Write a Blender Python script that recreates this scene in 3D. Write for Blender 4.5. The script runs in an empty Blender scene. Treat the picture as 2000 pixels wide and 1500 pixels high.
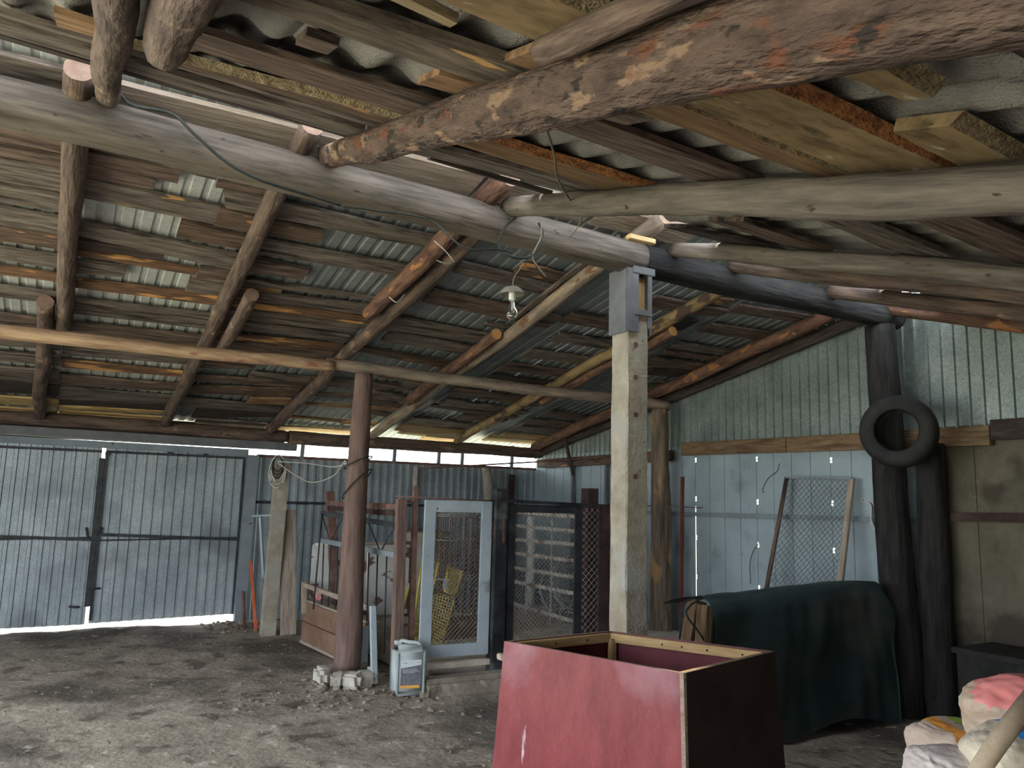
import bpy, bmesh, math, random
from mathutils import Vector, Matrix, noise
random.seed(7)
sc = bpy.context.scene
COL = sc.collection

# ---------------------------------------------------------------- camera, sky, light, exposure
FPX, YAW, PIT, ROL = 1525.0, math.radians(29.357), math.radians(8.364), math.radians(1.547)
CP = Vector((0, 0, 1.65))
_F = Vector((math.sin(YAW)*math.cos(PIT), math.cos(YAW)*math.cos(PIT), math.sin(PIT)))
_r = Vector((math.cos(YAW), -math.sin(YAW), 0)); _u = _r.cross(_F)
_R = math.cos(ROL)*_r + math.sin(ROL)*_u
_U = -math.sin(ROL)*_r + math.cos(ROL)*_u
cam = bpy.data.cameras.new('camera'); co = bpy.data.objects.new('camera', cam); COL.objects.link(co)
cam.sensor_width = 36.0; cam.lens = FPX/2000*36.0; cam.clip_start = 0.05; cam.clip_end = 300
co.matrix_world = Matrix(((_R.x, _U.x, -_F.x, CP.x), (_R.y, _U.y, -_F.y, CP.y), (_R.z, _U.z, -_F.z, CP.z), (0, 0, 0, 1)))
sc.camera = co
w = bpy.data.worlds.new('sky'); sc.world = w; w.use_nodes = True
bg = w.node_tree.nodes['Background']; bg.inputs[0].default_value = (0.86, 0.93, 1.0, 1); bg.inputs[1].default_value = 4.0
sun = bpy.data.lights.new('sun', 'SUN'); sun.energy = 10; sun.angle = 0.05; sun.color = (1, .9, .72)
so = bpy.data.objects.new('sun', sun); COL.objects.link(so)
so.rotation_euler = Vector((0.3, 0.45, 1.0)).to_track_quat('Z', 'Y').to_euler()   # sun stands high over the back yard
sc.view_settings.view_transform = 'Standard'; sc.view_settings.look = 'None'
sc.view_settings.exposure = 0.8; sc.view_settings.gamma = 1; sc.view_settings.use_curve_mapping = False

# surveying: the ray of a photo point met with a real plane
def ray(x, y): return (x-1000)*_R-(y-750)*_U+FPX*_F
def at_x(x, y, X): d = ray(x, y); return CP+d*(X/d.x)
def at_y(x, y, Y): d = ray(x, y); return CP+d*(Y/d.y)
def at_z(x, y, Z=0): d = ray(x, y); return CP+d*((Z-CP.z)/d.z)

# ---------------------------------------------------------------- materials
def mat(name, c1, c2, scale=(1, 1, 1), ns=4.0, rough=.85, metal=0, bump=.3, bs=1.0, patches=(), space='Object', detail=6, lo=.35, hi=.65, spec=.3, vor=None, trans=0):
    m = bpy.data.materials.new(name); m.use_nodes = True
    N = m.node_tree.nodes; L = m.node_tree.links; b = N['Principled BSDF']
    tc = N.new('ShaderNodeTexCoord'); mp = N.new('ShaderNodeMapping'); mp.inputs['Scale'].default_value = scale
    if space == 'Object':
        oi = N.new('ShaderNodeObjectInfo'); mu = N.new('ShaderNodeMath'); mu.operation = 'MULTIPLY'; mu.inputs[1].default_value = 37
        ad = N.new('ShaderNodeVectorMath'); ad.operation = 'ADD'
        L.new(oi.outputs['Random'], mu.inputs[0]); L.new(tc.outputs['Object'], ad.inputs[0]); L.new(mu.outputs[0], ad.inputs[1]); L.new(ad.outputs[0], mp.inputs[0])
        src = ad.outputs[0]
    else:
        g = N.new('ShaderNodeNewGeometry'); L.new(g.outputs['Position'], mp.inputs[0]); src = g.outputs['Position']
    no = N.new('ShaderNodeTexNoise'); no.inputs['Scale'].default_value = ns; no.inputs['Detail'].default_value = detail; no.inputs['Roughness'].default_value = .65
    L.new(mp.outputs[0], no.inputs[0])
    r = N.new('ShaderNodeValToRGB'); r.color_ramp.elements[0].position = lo; r.color_ramp.elements[1].position = hi
    r.color_ramp.elements[0].color = (*c1, 1); r.color_ramp.elements[1].color = (*c2, 1); L.new(no.outputs[0], r.inputs[0])
    col = r.outputs[0]
    if vor:                                        # zinc spangle / aggregate
        v = N.new('ShaderNodeTexVoronoi'); v.inputs['Scale'].default_value = vor[0]; L.new(src, v.inputs[0])
        mx = N.new('ShaderNodeMix'); mx.data_type = 'RGBA'; mx.blend_type = 'MULTIPLY'; mx.inputs[0].default_value = vor[1]
        bw = N.new('ShaderNodeRGBToBW'); L.new(v.outputs['Color'], bw.inputs[0]); L.new(col, mx.inputs[6]); L.new(bw.outputs[0], mx.inputs[7]); col = mx.outputs[2]
    for (pc, ps, t, sm, psc) in patches:
        mp2 = N.new('ShaderNodeMapping'); mp2.inputs['Scale'].default_value = psc; mp2.inputs['Location'].default_value = (ps*3.1, t*17, ps); L.new(src, mp2.inputs[0])
        n2 = N.new('ShaderNodeTexNoise'); n2.inputs['Scale'].default_value = ps; n2.inputs['Detail'].default_value = 5; L.new(mp2.outputs[0], n2.inputs[0])
        r2 = N.new('ShaderNodeValToRGB'); r2.color_ramp.elements[0].position = t; r2.color_ramp.elements[1].position = t+sm
        r2.color_ramp.elements[0].color = (0, 0, 0, 1); r2.color_ramp.elements[1].color = (1, 1, 1, 1); L.new(n2.outputs[0], r2.inputs[0])
        mx = N.new('ShaderNodeMix'); mx.data_type = 'RGBA'; L.new(r2.outputs[0], mx.inputs[0]); L.new(col, mx.inputs[6]); mx.inputs[7].default_value = (*pc, 1); col = mx.outputs[2]
    L.new(col, b.inputs['Base Color']); b.inputs['Roughness'].default_value = rough; b.inputs['Metallic'].default_value = metal
    b.inputs['Specular IOR Level'].default_value = spec
    if bump:
        bn = N.new('ShaderNodeTexNoise'); bn.inputs['Scale'].default_value = ns*bs*2; bn.inputs['Detail'].default_value = 4; L.new(mp.outputs[0], bn.inputs[0])
        bp = N.new('ShaderNodeBump'); bp.inputs['Strength'].default_value = bump; bp.inputs['Distance'].default_value = .02
        L.new(bn.outputs[0], bp.inputs['Height']); L.new(bp.outputs[0], b.inputs['Normal'])
    return m
G = (1.2, 9, 9)      # grain runs along local x
P1 = (1.3, 5, 5)
M = {}
M['g'] = mat('grey_board', (.055, .043, .038), (.215, .175, .148), G, 3.2, bump=.6, detail=12, patches=(((.028, .021, .019), 2.1, .55, .12, (.8, 6, 6)), ((.26, .22, .19), 3.1, .64, .06, (.7, 7, 7))))
M['b'] = mat('brown_board', (.05, .033, .028), (.195, .135, .105), G, 3.2, bump=.6, detail=12, patches=(((.028, .019, .017), 2.1, .55, .12, (.8, 6, 6)), ((.24, .17, .13), 3.1, .64, .06, (.7, 7, 7))))
M['d'] = mat('dark_board', (.018, .014, .013), (.075, .055, .048), G, 3.2, bump=.5)
M['y'] = mat('daylight_tint_board', (.30, .19, .08), (.58, .42, .20), G, 3, bump=.3)  # daylight bouncing up at the eave, painted into the wood as bright yellow
M['gO'] = mat('grey_board_peeled', (.055, .043, .038), (.205, .168, .145), G, 3.2, bump=.5, patches=(((.55, .28, .10), 1.6, .66, .03, P1),))
M['bO'] = mat('brown_board_peeled', (.045, .030, .022), (.16, .105, .075), G, 3.2, bump=.5, patches=(((.46, .22, .085), 1.7, .63, .04, P1),))
M['dO'] = mat('dark_board_peeled', (.025, .02, .018), (.09, .065, .055), G, 3.2, bump=.5, patches=(((.36, .15, .05), 1.7, .66, .04, P1),))
M['oO'] = mat('orange_board', (.07, .040, .025), (.22, .12, .07), G, 3.2, bump=.5, patches=(((.58, .30, .11), 1.5, .55, .06, P1),))
M['o'] = mat('tan_board', (.12, .066, .036), (.33, .20, .11), G, 3.2, bump=.4)
M['yO'] = mat('yellow_board', (.22, .13, .05), (.45, .30, .14), G, 3, bump=.3)  # weaker eave daylight, likewise put into the board colour
M['gE'] = M['g']
WP = (((.37, .34, .28), 9, .66, .05, (1, 1.6, 1.6)), ((.085, .06, .028), 5, .58, .10, (1, 2, 2)), ((.33, .27, .17), 2.2, .60, .12, (1, 2, 2)), ((.06, .04, .02), 22, .70, .03, (.7, 2, 2)))
M['w'] = mat('wide_board', (.125, .082, .040), (.285, .20, .105), (1.5, 3, 3), 3, bump=.35, patches=WP)
M['wK'] = M['w']; M['bK'] = mat('sawn_board', (.10, .056, .028), (.235, .145, .075), G, 2.5, bump=.4)
M['l'] = mat('lath', (.20, .14, .08), (.36, .28, .17), G, 3, bump=.4)
M['bark_edge'] = mat('bark_edge', (.16, .06, .025), (.50, .21, .075), (3, 6, 6), 6, bump=1, bs=2)
M['rough_edge'] = mat('rough_edge', (.16, .11, .06), (.46, .36, .22), (4, 6, 6), 6, bump=1, bs=2)
BK = (((.235, .15, .10), 7, .585, .03, (.8, 2.2, 2.2)), ((.14, .055, .03), 5, .60, .06, (.8, 2, 2)), ((.03, .022, .018), 8, .60, .04, (1, 2, 2)))
M['bark'] = mat('flaking_bark', (.052, .033, .026), (.145, .097, .074), (1.6, 5, 5), 4, bump=1, bs=1.6, patches=BK)
M['r'] = mat('waney_slab', (.055, .042, .032), (.20, .155, .12), (1.2, 5, 5), 3.4, bump=.9, patches=(((.50, .29, .12), 2.6, .66, .03, (1, 3, 3)),))
M['redlog'] = mat('red_brown_log', (.06, .03, .022), (.21, .115, .08), (1.2, 6, 6), 3.4, bump=.8, patches=(((.33, .15, .06), 3.5, .62, .03, (1, 2.5, 2.5)),))
M['greylog'] = mat('weathered_log', (.072, .060, .050), (.180, .150, .124), (.8, 7, 7), 2.6, bump=.5, patches=(((.05, .035, .025), 9, .69, .03, (1, 3, 3)),))
M['darklog'] = mat('dark_log', (.008, .008, .009), (.034, .032, .030), (.8, 6, 6), 3, bump=.6)
M['peeledlog'] = mat('peeled_log', (.23, .135, .085), (.46, .32, .20), (.9, 6, 6), 3, bump=.4, patches=(((.26, .11, .08), 2.6, .57, .05, (1, 3, 3)),))
M['palelog'] = mat('pale_log', (.15, .12, .10), (.36, .28, .21), (.9, 6, 6), 3, bump=.5, patches=(((.16, .08, .05), 3, .6, .05, (1, 3, 3)),))
M['yellowlog'] = mat('yellow_log', (.14, .09, .045), (.34, .24, .12), (1, 5, 5), 3, bump=.6, patches=(((.08, .05, .04), 3, .57, .05, (1, 2, 2)),))
M['browlog'] = mat('brown_log', (.055, .038, .032), (.165, .115, .09), (1, 6, 6), 3, bump=.8, patches=(((.22, .15, .11), 4, .62, .05, (1, 2, 2)),))
M['paintpost'] = mat('brown_painted_wood', (.105, .066, .056), (.185, .122, .105), (1, 6, 6), 3, bump=.4)
M['end'] = mat('log_end', (.42, .20, .07), (.62, .34, .14), (1, 1, 1), 6, bump=.3)
M['endold'] = mat('old_log_end', (.13, .08, .06), (.24, .16, .12), (1, 1, 1), 6, bump=.3)
M['oldwood'] = mat('split_post', (.075, .055, .04), (.24, .18, .13), (.7, 9, 9), 3, bump=1, patches=(((.42, .24, .11), 1.6, .57, .06, (1, 2.5, 2.5)),))
M['plank'] = mat('pale_plank', (.22, .17, .13), (.40, .33, .27), G, 3, bump=.4)
M['rawpine'] = mat('raw_pine', (.36, .23, .10), (.56, .39, .20), G, 3, bump=.2)
M['wallplank'] = mat('wall_plank', (.09, .055, .03), (.23, .15, .085), G, 3, bump=.5)
M['asb'] = mat('asbestos_cement', (.15, .140, .128), (.28, .262, .240), (1, 1, 1), 5, bump=.6, bs=12, space='World', patches=(((.27, .255, .22), 2.2, .60, .12, (1, 1, 1)),))
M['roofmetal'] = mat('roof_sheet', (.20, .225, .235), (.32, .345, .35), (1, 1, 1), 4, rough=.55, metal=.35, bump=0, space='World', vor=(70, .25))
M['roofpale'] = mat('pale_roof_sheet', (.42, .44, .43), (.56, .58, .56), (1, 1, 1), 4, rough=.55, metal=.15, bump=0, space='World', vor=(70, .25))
M['galv'] = mat('galvanised_sheet', (.33, .39, .43), (.48, .54, .58), (1, 1, 1), 2.5, rough=.5, metal=.4, bump=.05, bs=5, space='World', vor=(75, .33), patches=(((.23, .26, .29), 1.2, .56, .1, (1, 1, 1)),))
M['galvgreen'] = mat('galvanised_sheet_dull', (.25, .30, .29), (.38, .43, .41), (1, 1, 1), 3, rough=.45, metal=.55, bump=.05, bs=5, space='World', vor=(90, .4))
M['panel'] = mat('painted_panel', (.26, .325, .355), (.35, .42, .455), (1, 1, 1), 2, rough=.5, metal=.1, bump=.1, bs=3, space='World', patches=(((.16, .19, .21), 2.1, .60, .16, (1, 1, 1)), ((.12, .12, .11), 30, .72, .02, (1, 1, 1))))
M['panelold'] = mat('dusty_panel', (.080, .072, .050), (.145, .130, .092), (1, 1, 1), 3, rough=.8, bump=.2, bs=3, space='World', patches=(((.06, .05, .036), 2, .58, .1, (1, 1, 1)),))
M['conc'] = mat('concrete', (.24, .21, .165), (.40, .36, .295), (1, 1, 1), 5, rough=.95, bump=.5, bs=5, space='World', patches=(((.10, .07, .055), 11, .73, .02, (1, 1, 1)), ((.33, .32, .29), 3, .55, .1, (1, 1, 1))))
M['slab'] = mat('slab', (.44, .38, .31), (.66, .59, .50), (1, 1, 1), 4, rough=.95, bump=.5, bs=4, space='World')
M['steel'] = mat('grey_painted_steel', (.17, .20, .225), (.23, .265, .295), (1, 1, 1), 4, rough=.6, metal=.1, bump=.05, space='World', patches=(((.04, .04, .045), 14, .70, .03, (1, 1, 1)),))
M['pillarsteel'] = mat('grey_steel_plate', (.105, .11, .12), (.15, .155, .165), (1, 1, 1), 6, rough=.6, bump=.1, space='World')
M['bluesteel'] = mat('blue_grey_frame', (.30, .36, .41), (.40, .46, .51), (1, 1, 1), 3, rough=.6, metal=.1, bump=.05, space='World', patches=(((.05, .05, .055), 22, .70, .02, (1, 1, 1)), ((.13, .15, .17), 3, .62, .1, (1, 1, 1))))
M['blacksteel'] = mat('sooty_steel', (.010, .010, .012), (.04, .042, .048), (1, 1, 1), 4, rough=.55, bump=.1, space='World', patches=(((.16, .18, .19), 3, .63, .12, (1, 1, 1)),))
M['rust'] = mat('rusty_steel', (.085, .045, .038), (.20, .115, .095), (1, 1, 1), 8, rough=.85, bump=.3, space='World')
M['darkrust'] = mat('dark_rusty_steel', (.022, .013, .013), (.07, .04, .035), (1, 1, 1), 8, rough=.8, bump=.3, space='World')
M['redsteel'] = mat('red_brown_steel', (.11, .03, .022), (.20, .06, .045), (1, 1, 1), 8, rough=.7, bump=.2, space='World')
M['whitesteel'] = mat('white_flat_bar', (.35, .31, .28), (.60, .56, .52), (1, 1, 1), 8, rough=.7, bump=.1, space='World', patches=(((.20, .11, .09), 5, .56, .06, (1, 1, 1)),))
M['darksteel'] = mat('dark_bar', (.018, .02, .024), (.05, .055, .06), (1, 1, 1), 8, rough=.5, bump=.1, space='World')
M['wire'] = mat('galvanised_wire', (.28, .28, .27), (.42, .41, .39), (1, 1, 1), 8, rough=.5, metal=.4, bump=0)
M['darkwire'] = mat('dark_mesh_wire', (.05, .045, .045), (.12, .10, .095), (1, 1, 1), 8, rough=.6, bump=0)
M['meshwire'] = mat('mesh_wire', (.13, .12, .11), (.24, .22, .20), (1, 1, 1), 8, rough=.6, bump=0)
M['cable'] = mat('dark_cable', (.012, .014, .012), (.035, .04, .034), (1, 1, 1), 8, rough=.6, bump=0)
M['tancable'] = mat('old_cable', (.12, .10, .07), (.24, .20, .15), (1, 1, 1), 8, rough=.7, bump=0)
M['whitecable'] = mat('white_cable', (.42, .42, .40), (.6, .6, .58), (1, 1, 1), 8, rough=.6, bump=0)
M['yellow'] = mat('yellow_wire', (.62, .48, .10), (.80, .66, .22), (1, 1, 1), 8, rough=.6, bump=0)
M['orange'] = mat('orange_pole', (.50, .10, .04), (.65, .16, .07), (1, 1, 1), 8, rough=.5, bump=0)
M['redply'] = mat('red_plywood', (.15, .021, .027), (.225, .042, .048), (2.5, 2.5, .8), 3, rough=.42, bump=.12, bs=4, patches=(((.30, .15, .18), 1.9, .50, .20, (1, 1, 1)), ((.62, .50, .54), 5, .68, .05, (1.6, 1.6, .5)), ((.08, .03, .03), 30, .74, .02, (1, 1, 1))))
M['darkply'] = mat('dark_film_plywood', (.022, .013, .012), (.045, .027, .024), (2, 2, 2), 3, rough=.5, bump=.06, bs=4)
M['maroon'] = mat('maroon_plywood', (.10, .022, .03), (.15, .035, .045), (2, 2, 2), 3, rough=.5, bump=.05, bs=4)
M['plyedge'] = mat('plywood_edge', (.20, .14, .11), (.34, .26, .21), (3, 8, 8), 4, bump=.2)
M['brownply'] = mat('brown_plywood', (.15, .085, .055), (.24, .145, .10), (1, 1, 1), 3, rough=.7, bump=.15, patches=(((.32, .22, .16), 3, .62, .1, (1, 1, 1)),))
M['tarp'] = mat('dark_green_tarp', (.018, .034, .036), (.032, .056, .056), (1, 1, 1), 2, rough=.6, bump=.25, bs=2, patches=(((.070, .076, .070), 1.3, .48, .2, (1, 1, 2.2)),))
M['rubber'] = mat('old_rubber', (.012, .012, .012), (.032, .030, .028), (1, 1, 1), 6, rough=.75, bump=.2)
M['can'] = mat('grey_plastic_can', (.30, .345, .35), (.40, .44, .445), (1, 1, 1), 3, rough=.4, bump=.05)
M['labelw'] = mat('label_white', (.50, .56, .58), (.62, .68, .70), (1, 1, 1), 30, rough=.5, bump=0)
M['labelk'] = mat('label_dark', (.09, .095, .115), (.20, .205, .225), (1, 1, 1), 60, rough=.5, bump=0)
M['labelo'] = mat('label_orange', (.72, .33, .06), (.75, .45, .14), (1, 1, 1), 20, rough=.5, bump=0)
M['block'] = mat('concrete_blocks', (.30, .28, .24), (.50, .47, .41), (1, 1, 1), 6, rough=.95, bump=.6, bs=3, space='World')
M['stone'] = mat('gravel', (.14, .115, .09), (.34, .285, .225), (1, 1, 1), 3, rough=.95, bump=.3, space='World')
M['straw'] = mat('straw', (.28, .22, .12), (.45, .37, .22), (1, 1, 1), 3, rough=.9, bump=0, space='World')
M['dirt'] = mat('dirt_floor', (.225, .188, .150), (.375, .325, .262), (1, 1, 1), 3.0, rough=.97, bump=.8, bs=3, space='World', detail=10,
    patches=(((.10, .085, .07), .75, .52, .12, (1, 1, 1)), ((.13, .105, .085), 4.5, .55, .10, (1, 1, 1)), ((.46, .42, .35), 9, .62, .08, (1, 1, 1))))
M['yard'] = mat('yard_ground', (.42, .42, .30), (.60, .58, .46), (1, 1, 1), 1.5, rough=.95, bump=0, space='World')
M['peel'] = mat('peeling_paint', (.42, .42, .41), (.58, .58, .56), (1, 1, 1), 3, rough=.8, bump=.2, patches=(((.16, .09, .08), 3.2, .56, .03, (1, 1, 2)),))
M['bulbglass'] = bpy.data.materials.new('bulb_glass'); M['bulbglass'].use_nodes = True
_b = M['bulbglass'].node_tree.nodes['Principled BSDF']; _b.inputs['Transmission Weight'].default_value = 1; _b.inputs['Roughness'].default_value = .08; _b.inputs['IOR'].default_value = 1.35; _b.inputs['Base Color'].default_value = (.92, .95, .93, 1)
M['enamel'] = mat('dusty_enamel', (.17, .155, .125), (.25, .23, .19), (1, 1, 1), 8, rough=.6, bump=.1)
M['porcelain'] = mat('porcelain', (.62, .62, .60), (.75, .75, .73), (1, 1, 1), 8, rough=.4, bump=0)
M['sackw'] = mat('white_woven_sack', (.42, .37, .36), (.60, .53, .52), (1, 1, 1), 4, rough=.55, bump=.25, bs=6, patches=(((.42, .34, .32), 2, .56, .14, (1, 1, 1)),))
M['sackt'] = mat('tan_woven_sack', (.30, .235, .195), (.46, .37, .315), (1, 1, 1), 4, rough=.6, bump=.25, bs=6)
M['sackp'] = mat('pink_printed_sack', (.36, .27, .21), (.52, .42, .34), (1, 1, 1), 4, rough=.5, bump=.25, bs=6, patches=(((.60, .57, .53), 2.4, .56, .08, (1, 1, 1)),))
M['sackb'] = mat('cream_sack', (.44, .38, .30), (.62, .55, .45), (1, 1, 1), 4, rough=.5, bump=.25, bs=6)
M['blue'] = mat('blue_print', (.02, .20, .62), (.03, .30, .80), (1, 1, 1), 6, rough=.5, bump=.1)
M['orangestripe'] = mat('orange_print', (.50, .20, .03), (.62, .28, .06), (1, 1, 1), 25, rough=.5, bump=.1)
M['greenstripe'] = mat('green_print', (.18, .24, .03), (.24, .31, .06), (1, 1, 1), 25, rough=.5, bump=.1)
M['pinkplastic'] = mat('pink_print', (.50, .13, .13), (.64, .25, .24), (1, 1, 1), 5, rough=.4, bump=.1)
M['roll'] = mat('tan_roll', (.27, .20, .14), (.46, .38, .29), (1, 1, 1), 8, rough=.7, bump=.3)
M['redcloth'] = mat('red_white_bag', (.45, .04, .05), (.7, .5, .48), (1, 1, 1), 14, rough=.6, bump=.1)

# ---------------------------------------------------------------- helpers
def link(name, bm, m, parent=None, mw=None, mats=None, smooth=False):
    me = bpy.data.meshes.new(name); bm.to_mesh(me); bm.free()
    for k in (mats or [m]): me.materials.append(M[k])
    if smooth:
        for p in me.polygons: p.use_smooth = True
    o = bpy.data.objects.new(name, me); COL.objects.link(o)
    if mw is not None: o.matrix_world = mw
    if parent is not None:
        o.parent = parent; o.matrix_parent_inverse = parent.matrix_basis.inverted()
    return o
def tag(o, label, cat, group=None, kind='thing'):
    o['label'] = label; o['category'] = cat; o['kind'] = kind
    if group: o['group'] = group
    return o
def thing(name, loc, label, cat, group=None):
    o = bpy.data.objects.new(name, None); COL.objects.link(o); o.location = loc; o.empty_display_size = .1
    return tag(o, label, cat, group)
def struct(o, label=None):
    o['kind'] = 'structure'
    if label: o['label'] = label
    return o
def frame(A, B, up=(0, 0, 1)):
    A = Vector(A); B = Vector(B); x = (B-A).normalized(); z = Vector(up); y = z.cross(x)
    if y.length < 1e-4: y = Vector((0, 1, 0)).cross(x)
    if y.length < 1e-4: y = Vector((1, 0, 0))
    y.normalize(); z = x.cross(y)
    return Matrix(((x.x, y.x, z.x, A.x), (x.y, y.y, z.y, A.y), (x.z, y.z, z.z, A.z), (0, 0, 0, 1)))
def box(bm, c, s, rot=None, bev=0):
    vs = [bm.verts.new((0, 0, 0)) for _ in range(8)]
    i = 0
    for dx in (-.5, .5):
        for dy in (-.5, .5):
            for dz in (-.5, .5):
                v = Vector((dx*s[0], dy*s[1], dz*s[2]))
                if rot is not None: v = rot @ v
                vs[i].co = Vector(c)+v; i += 1
    fs = [bm.faces.new([vs[k] for k in f]) for f in ((0, 1, 3, 2), (4, 6, 7, 5), (0, 4, 5, 1), (2, 3, 7, 6), (0, 2, 6, 4), (1, 5, 7, 3))]
    if bev:
        bmesh.ops.bevel(bm, geom=list({e for f in fs for e in f.edges}), offset=bev, segments=2, affect='EDGES')
    return fs
def boxo(name, c, s, m, parent=None, rz=0, bev=.004, rot=None):
    """a bevelled box, long side along its own x so that grain follows"""
    bm = bmesh.new(); box(bm, (0, 0, 0), s, bev=min(bev, min(s)*.3))
    R = rot if rot is not None else Matrix.Rotation(rz, 4, 'Z')
    return link(name, bm, m, parent, Matrix.Translation(c) @ R)
def bar(name, A, B, w, h, m, parent=None, up=(0, 0, 1), bev=.003):
    """rectangular bar from A to B, w across, h along up"""
    F = frame(A, B, up); Ln = (Vector(B)-Vector(A)).length
    bm = bmesh.new(); box(bm, (Ln/2, 0, 0), (Ln, w, h), bev=min(bev, min(w, h)*.3))
    return link(name, bm, m, parent, F)
def addbar(bm, A, B, w, h, up=(0, 0, 1)):
    F = frame(A, B, up); Ln = (Vector(B)-Vector(A)).length
    box(bm, F @ Vector((Ln/2, 0, 0)), (Ln, w, h), rot=F.to_3x3())
def addtube(bm, pts, r, seg=8, closed=False, mi=0):
    pts = [Vector(p) for p in pts]; n = len(pts); rings = []
    prev = None
    for i, p in enumerate(pts):
        a = pts[(i-1) % n] if (i > 0 or closed) else p; b = pts[(i+1) % n] if (i < n-1 or closed) else p
        t = (b-a).normalized() if (b-a).length > 1e-9 else Vector((0, 0, 1))
        if prev is None:
            y = t.cross(Vector((0, 0, 1)));
            if y.length < .05: y = t.cross(Vector((1, 0, 0)))
        else: y = prev-t*prev.dot(t)
        y.normalize(); prev = y; z = t.cross(y)
        rr = r[i] if isinstance(r, (list, tuple)) else r
        rings.append([bm.verts.new(p+y*math.cos(2*math.pi*k/seg)*rr+z*math.sin(2*math.pi*k/seg)*rr) for k in range(seg)])
    m = n if closed else n-1
    for i in range(m):
        A, B = rings[i], rings[(i+1) % n]
        for k in range(seg):
            f = bm.faces.new((A[k], A[(k+1) % seg], B[(k+1) % seg], B[k])); f.smooth = seg > 4; f.material_index = mi
    if not closed:
        bm.faces.new(rings[0][::-1]).material_index = mi; bm.faces.new(rings[-1]).material_index = mi
def smoothpath(pts, n=8):
    pts = [Vector(p) for p in pts]; out = []
    P = [pts[0]*2-pts[1]]+pts+[pts[-1]*2-pts[-2]]
    for i in range(1, len(P)-2):
        for k in range(n):
            t = k/n; a, b, c, d = P[i-1:i+3]
            out.append(.5*((2*b)+(c-a)*t+(2*a-5*b+4*c-d)*t*t+(3*b-a-3*c+d)*t*t*t))
    out.append(pts[-1]); return out
def tube(name, pts, r, m, parent=None, seg=8, sm=0, closed=False):
    bm = bmesh.new(); o = Vector(pts[0]); q = smoothpath(pts, sm) if sm else [Vector(p) for p in pts]
    addtube(bm, [p-o for p in q], r, seg, closed)
    return link(name, bm, m, parent, Matrix.Translation(o))
LOGS = 0
def log(name, A, B, r0, r1, m, label=None, cat='log', group=None, end='endold', wob=.012, rough=.05, parent=None, seg=22, sliced=0):
    """a round log: uneven girth, slight bow, knots; local x runs along it"""
    global LOGS
    LOGS += 1; s = LOGS*7.3
    A = Vector(A); B = Vector(B); Ln = (B-A).length; n = max(8, int(Ln/.07)); bm = bmesh.new(); rings = []
    knots = [(random.random(), random.random()*6.28) for _ in range(int(Ln*1.6))]
    for i in range(n+1):
        t = i/n; x = t*Ln; r = r0+(r1-r0)*t
        oy = wob*noise.noise(Vector((x*.9, s, 0)))*2; oz = wob*noise.noise(Vector((x*.9, s, 9)))*2; ring = []
        f0 = min(1, t*8, (1-t)*8); oy *= f0; oz *= f0
        for k in range(seg):
            a = 2*math.pi*k/seg
            q = 1+rough*noise.noise(Vector((x*2.2, math.cos(a)*1.3+s, math.sin(a)*1.3)))+rough*.7*noise.noise(Vector((x*9, math.cos(a)*3+s, math.sin(a)*3)))
            for kt, ka in knots:
                dd = ((x-kt*Ln)/.035)**2+((math.atan2(math.sin(a-ka), math.cos(a-ka)))*r/.03)**2
                if dd < 6: q += .09*math.exp(-dd)
            if i in (0, n): q *= .97
            ring.append(bm.verts.new((x, oy+math.cos(a)*r*q, oz+math.sin(a)*r*q)))
        rings.append(ring)
    for i in range(n):
        for k in range(seg):
            f = bm.faces.new((rings[i][k], rings[i+1][k], rings[i+1][(k+1) % seg], rings[i][(k+1) % seg])); f.smooth = True
    f = bm.faces.new(rings[0]); f.material_index = 1; f = bm.faces.new(rings[-1][::-1]); f.material_index = 1
    bmesh.ops.recalc_face_normals(bm, faces=bm.faces[:])
    o = link(name, bm, m, parent, frame(A, B), mats=[m, end])
    if label: tag(o, label, cat, group)
    return o
def plankmesh(Ln, wf, th, wane=.006, seed=0, broken=False, edge=0):
    """sawn board, local x length, y width; wf(t)->(ylow,yhigh); wavy waney edges"""
    n = max(4, int(Ln/.09)); bm = bmesh.new(); R = []
    for i in range(n+1):
        t = i/n; x = t*Ln; lo, hi = wf(t)
        lo += wane*noise.noise(Vector((x*3, seed, 0)))+wane*.5*noise.noise(Vector((x*17, seed, 2)))
        hi += wane*noise.noise(Vector((x*3, seed, 5)))+wane*.5*noise.noise(Vector((x*17, seed, 7)))
        zz = .004*noise.noise(Vector((x*2, seed, 11)))
        xb = x
        if broken and i == 0: xb = x
        R.append([bm.verts.new(p) for p in ((xb, lo, zz), (xb, hi-edge, zz), (xb, hi, zz+th), (xb, lo, zz+th))])
    for i in range(n):
        a, b = R[i], R[i+1]
        for k in range(4):
            f = bm.faces.new((a[k], a[(k+1) % 4], b[(k+1) % 4], b[k]))
            if edge and k == 1: f.material_index = 1
    bm.faces.new(R[0][::-1]); bm.faces.new(R[-1])
    bmesh.ops.recalc_face_normals(bm, faces=bm.faces[:])
    return bm
def corrugated(name, L0, L1, prof, period, place, m, th=.0, nseg=1, parent=None):
    """profiled sheet: prof = [(u, h)] over one period; place(s, v, h)->world; s from L0 to L1, v 0..1"""
    bm = bmesh.new(); cols = []; s = L0
    k = 0; done = False
    while not done:
        for (u, h) in prof:
            ss = L0+k*period+u
            if ss > L1: ss = L1; done = True
            cols.append([bm.verts.new(place(ss, j/nseg, h)) for j in range(nseg+1)])
            if done: break
        k += 1
    for a, b in zip(cols, cols[1:]):
        for j in range(nseg): bm.faces.new((a[j], b[j], b[j+1], a[j+1]))
    return link(name, bm, m, parent)
C8 = [(0, 0), (.062, 0), (.070, .011), (.105, .011), (.113, 0)]

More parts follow.
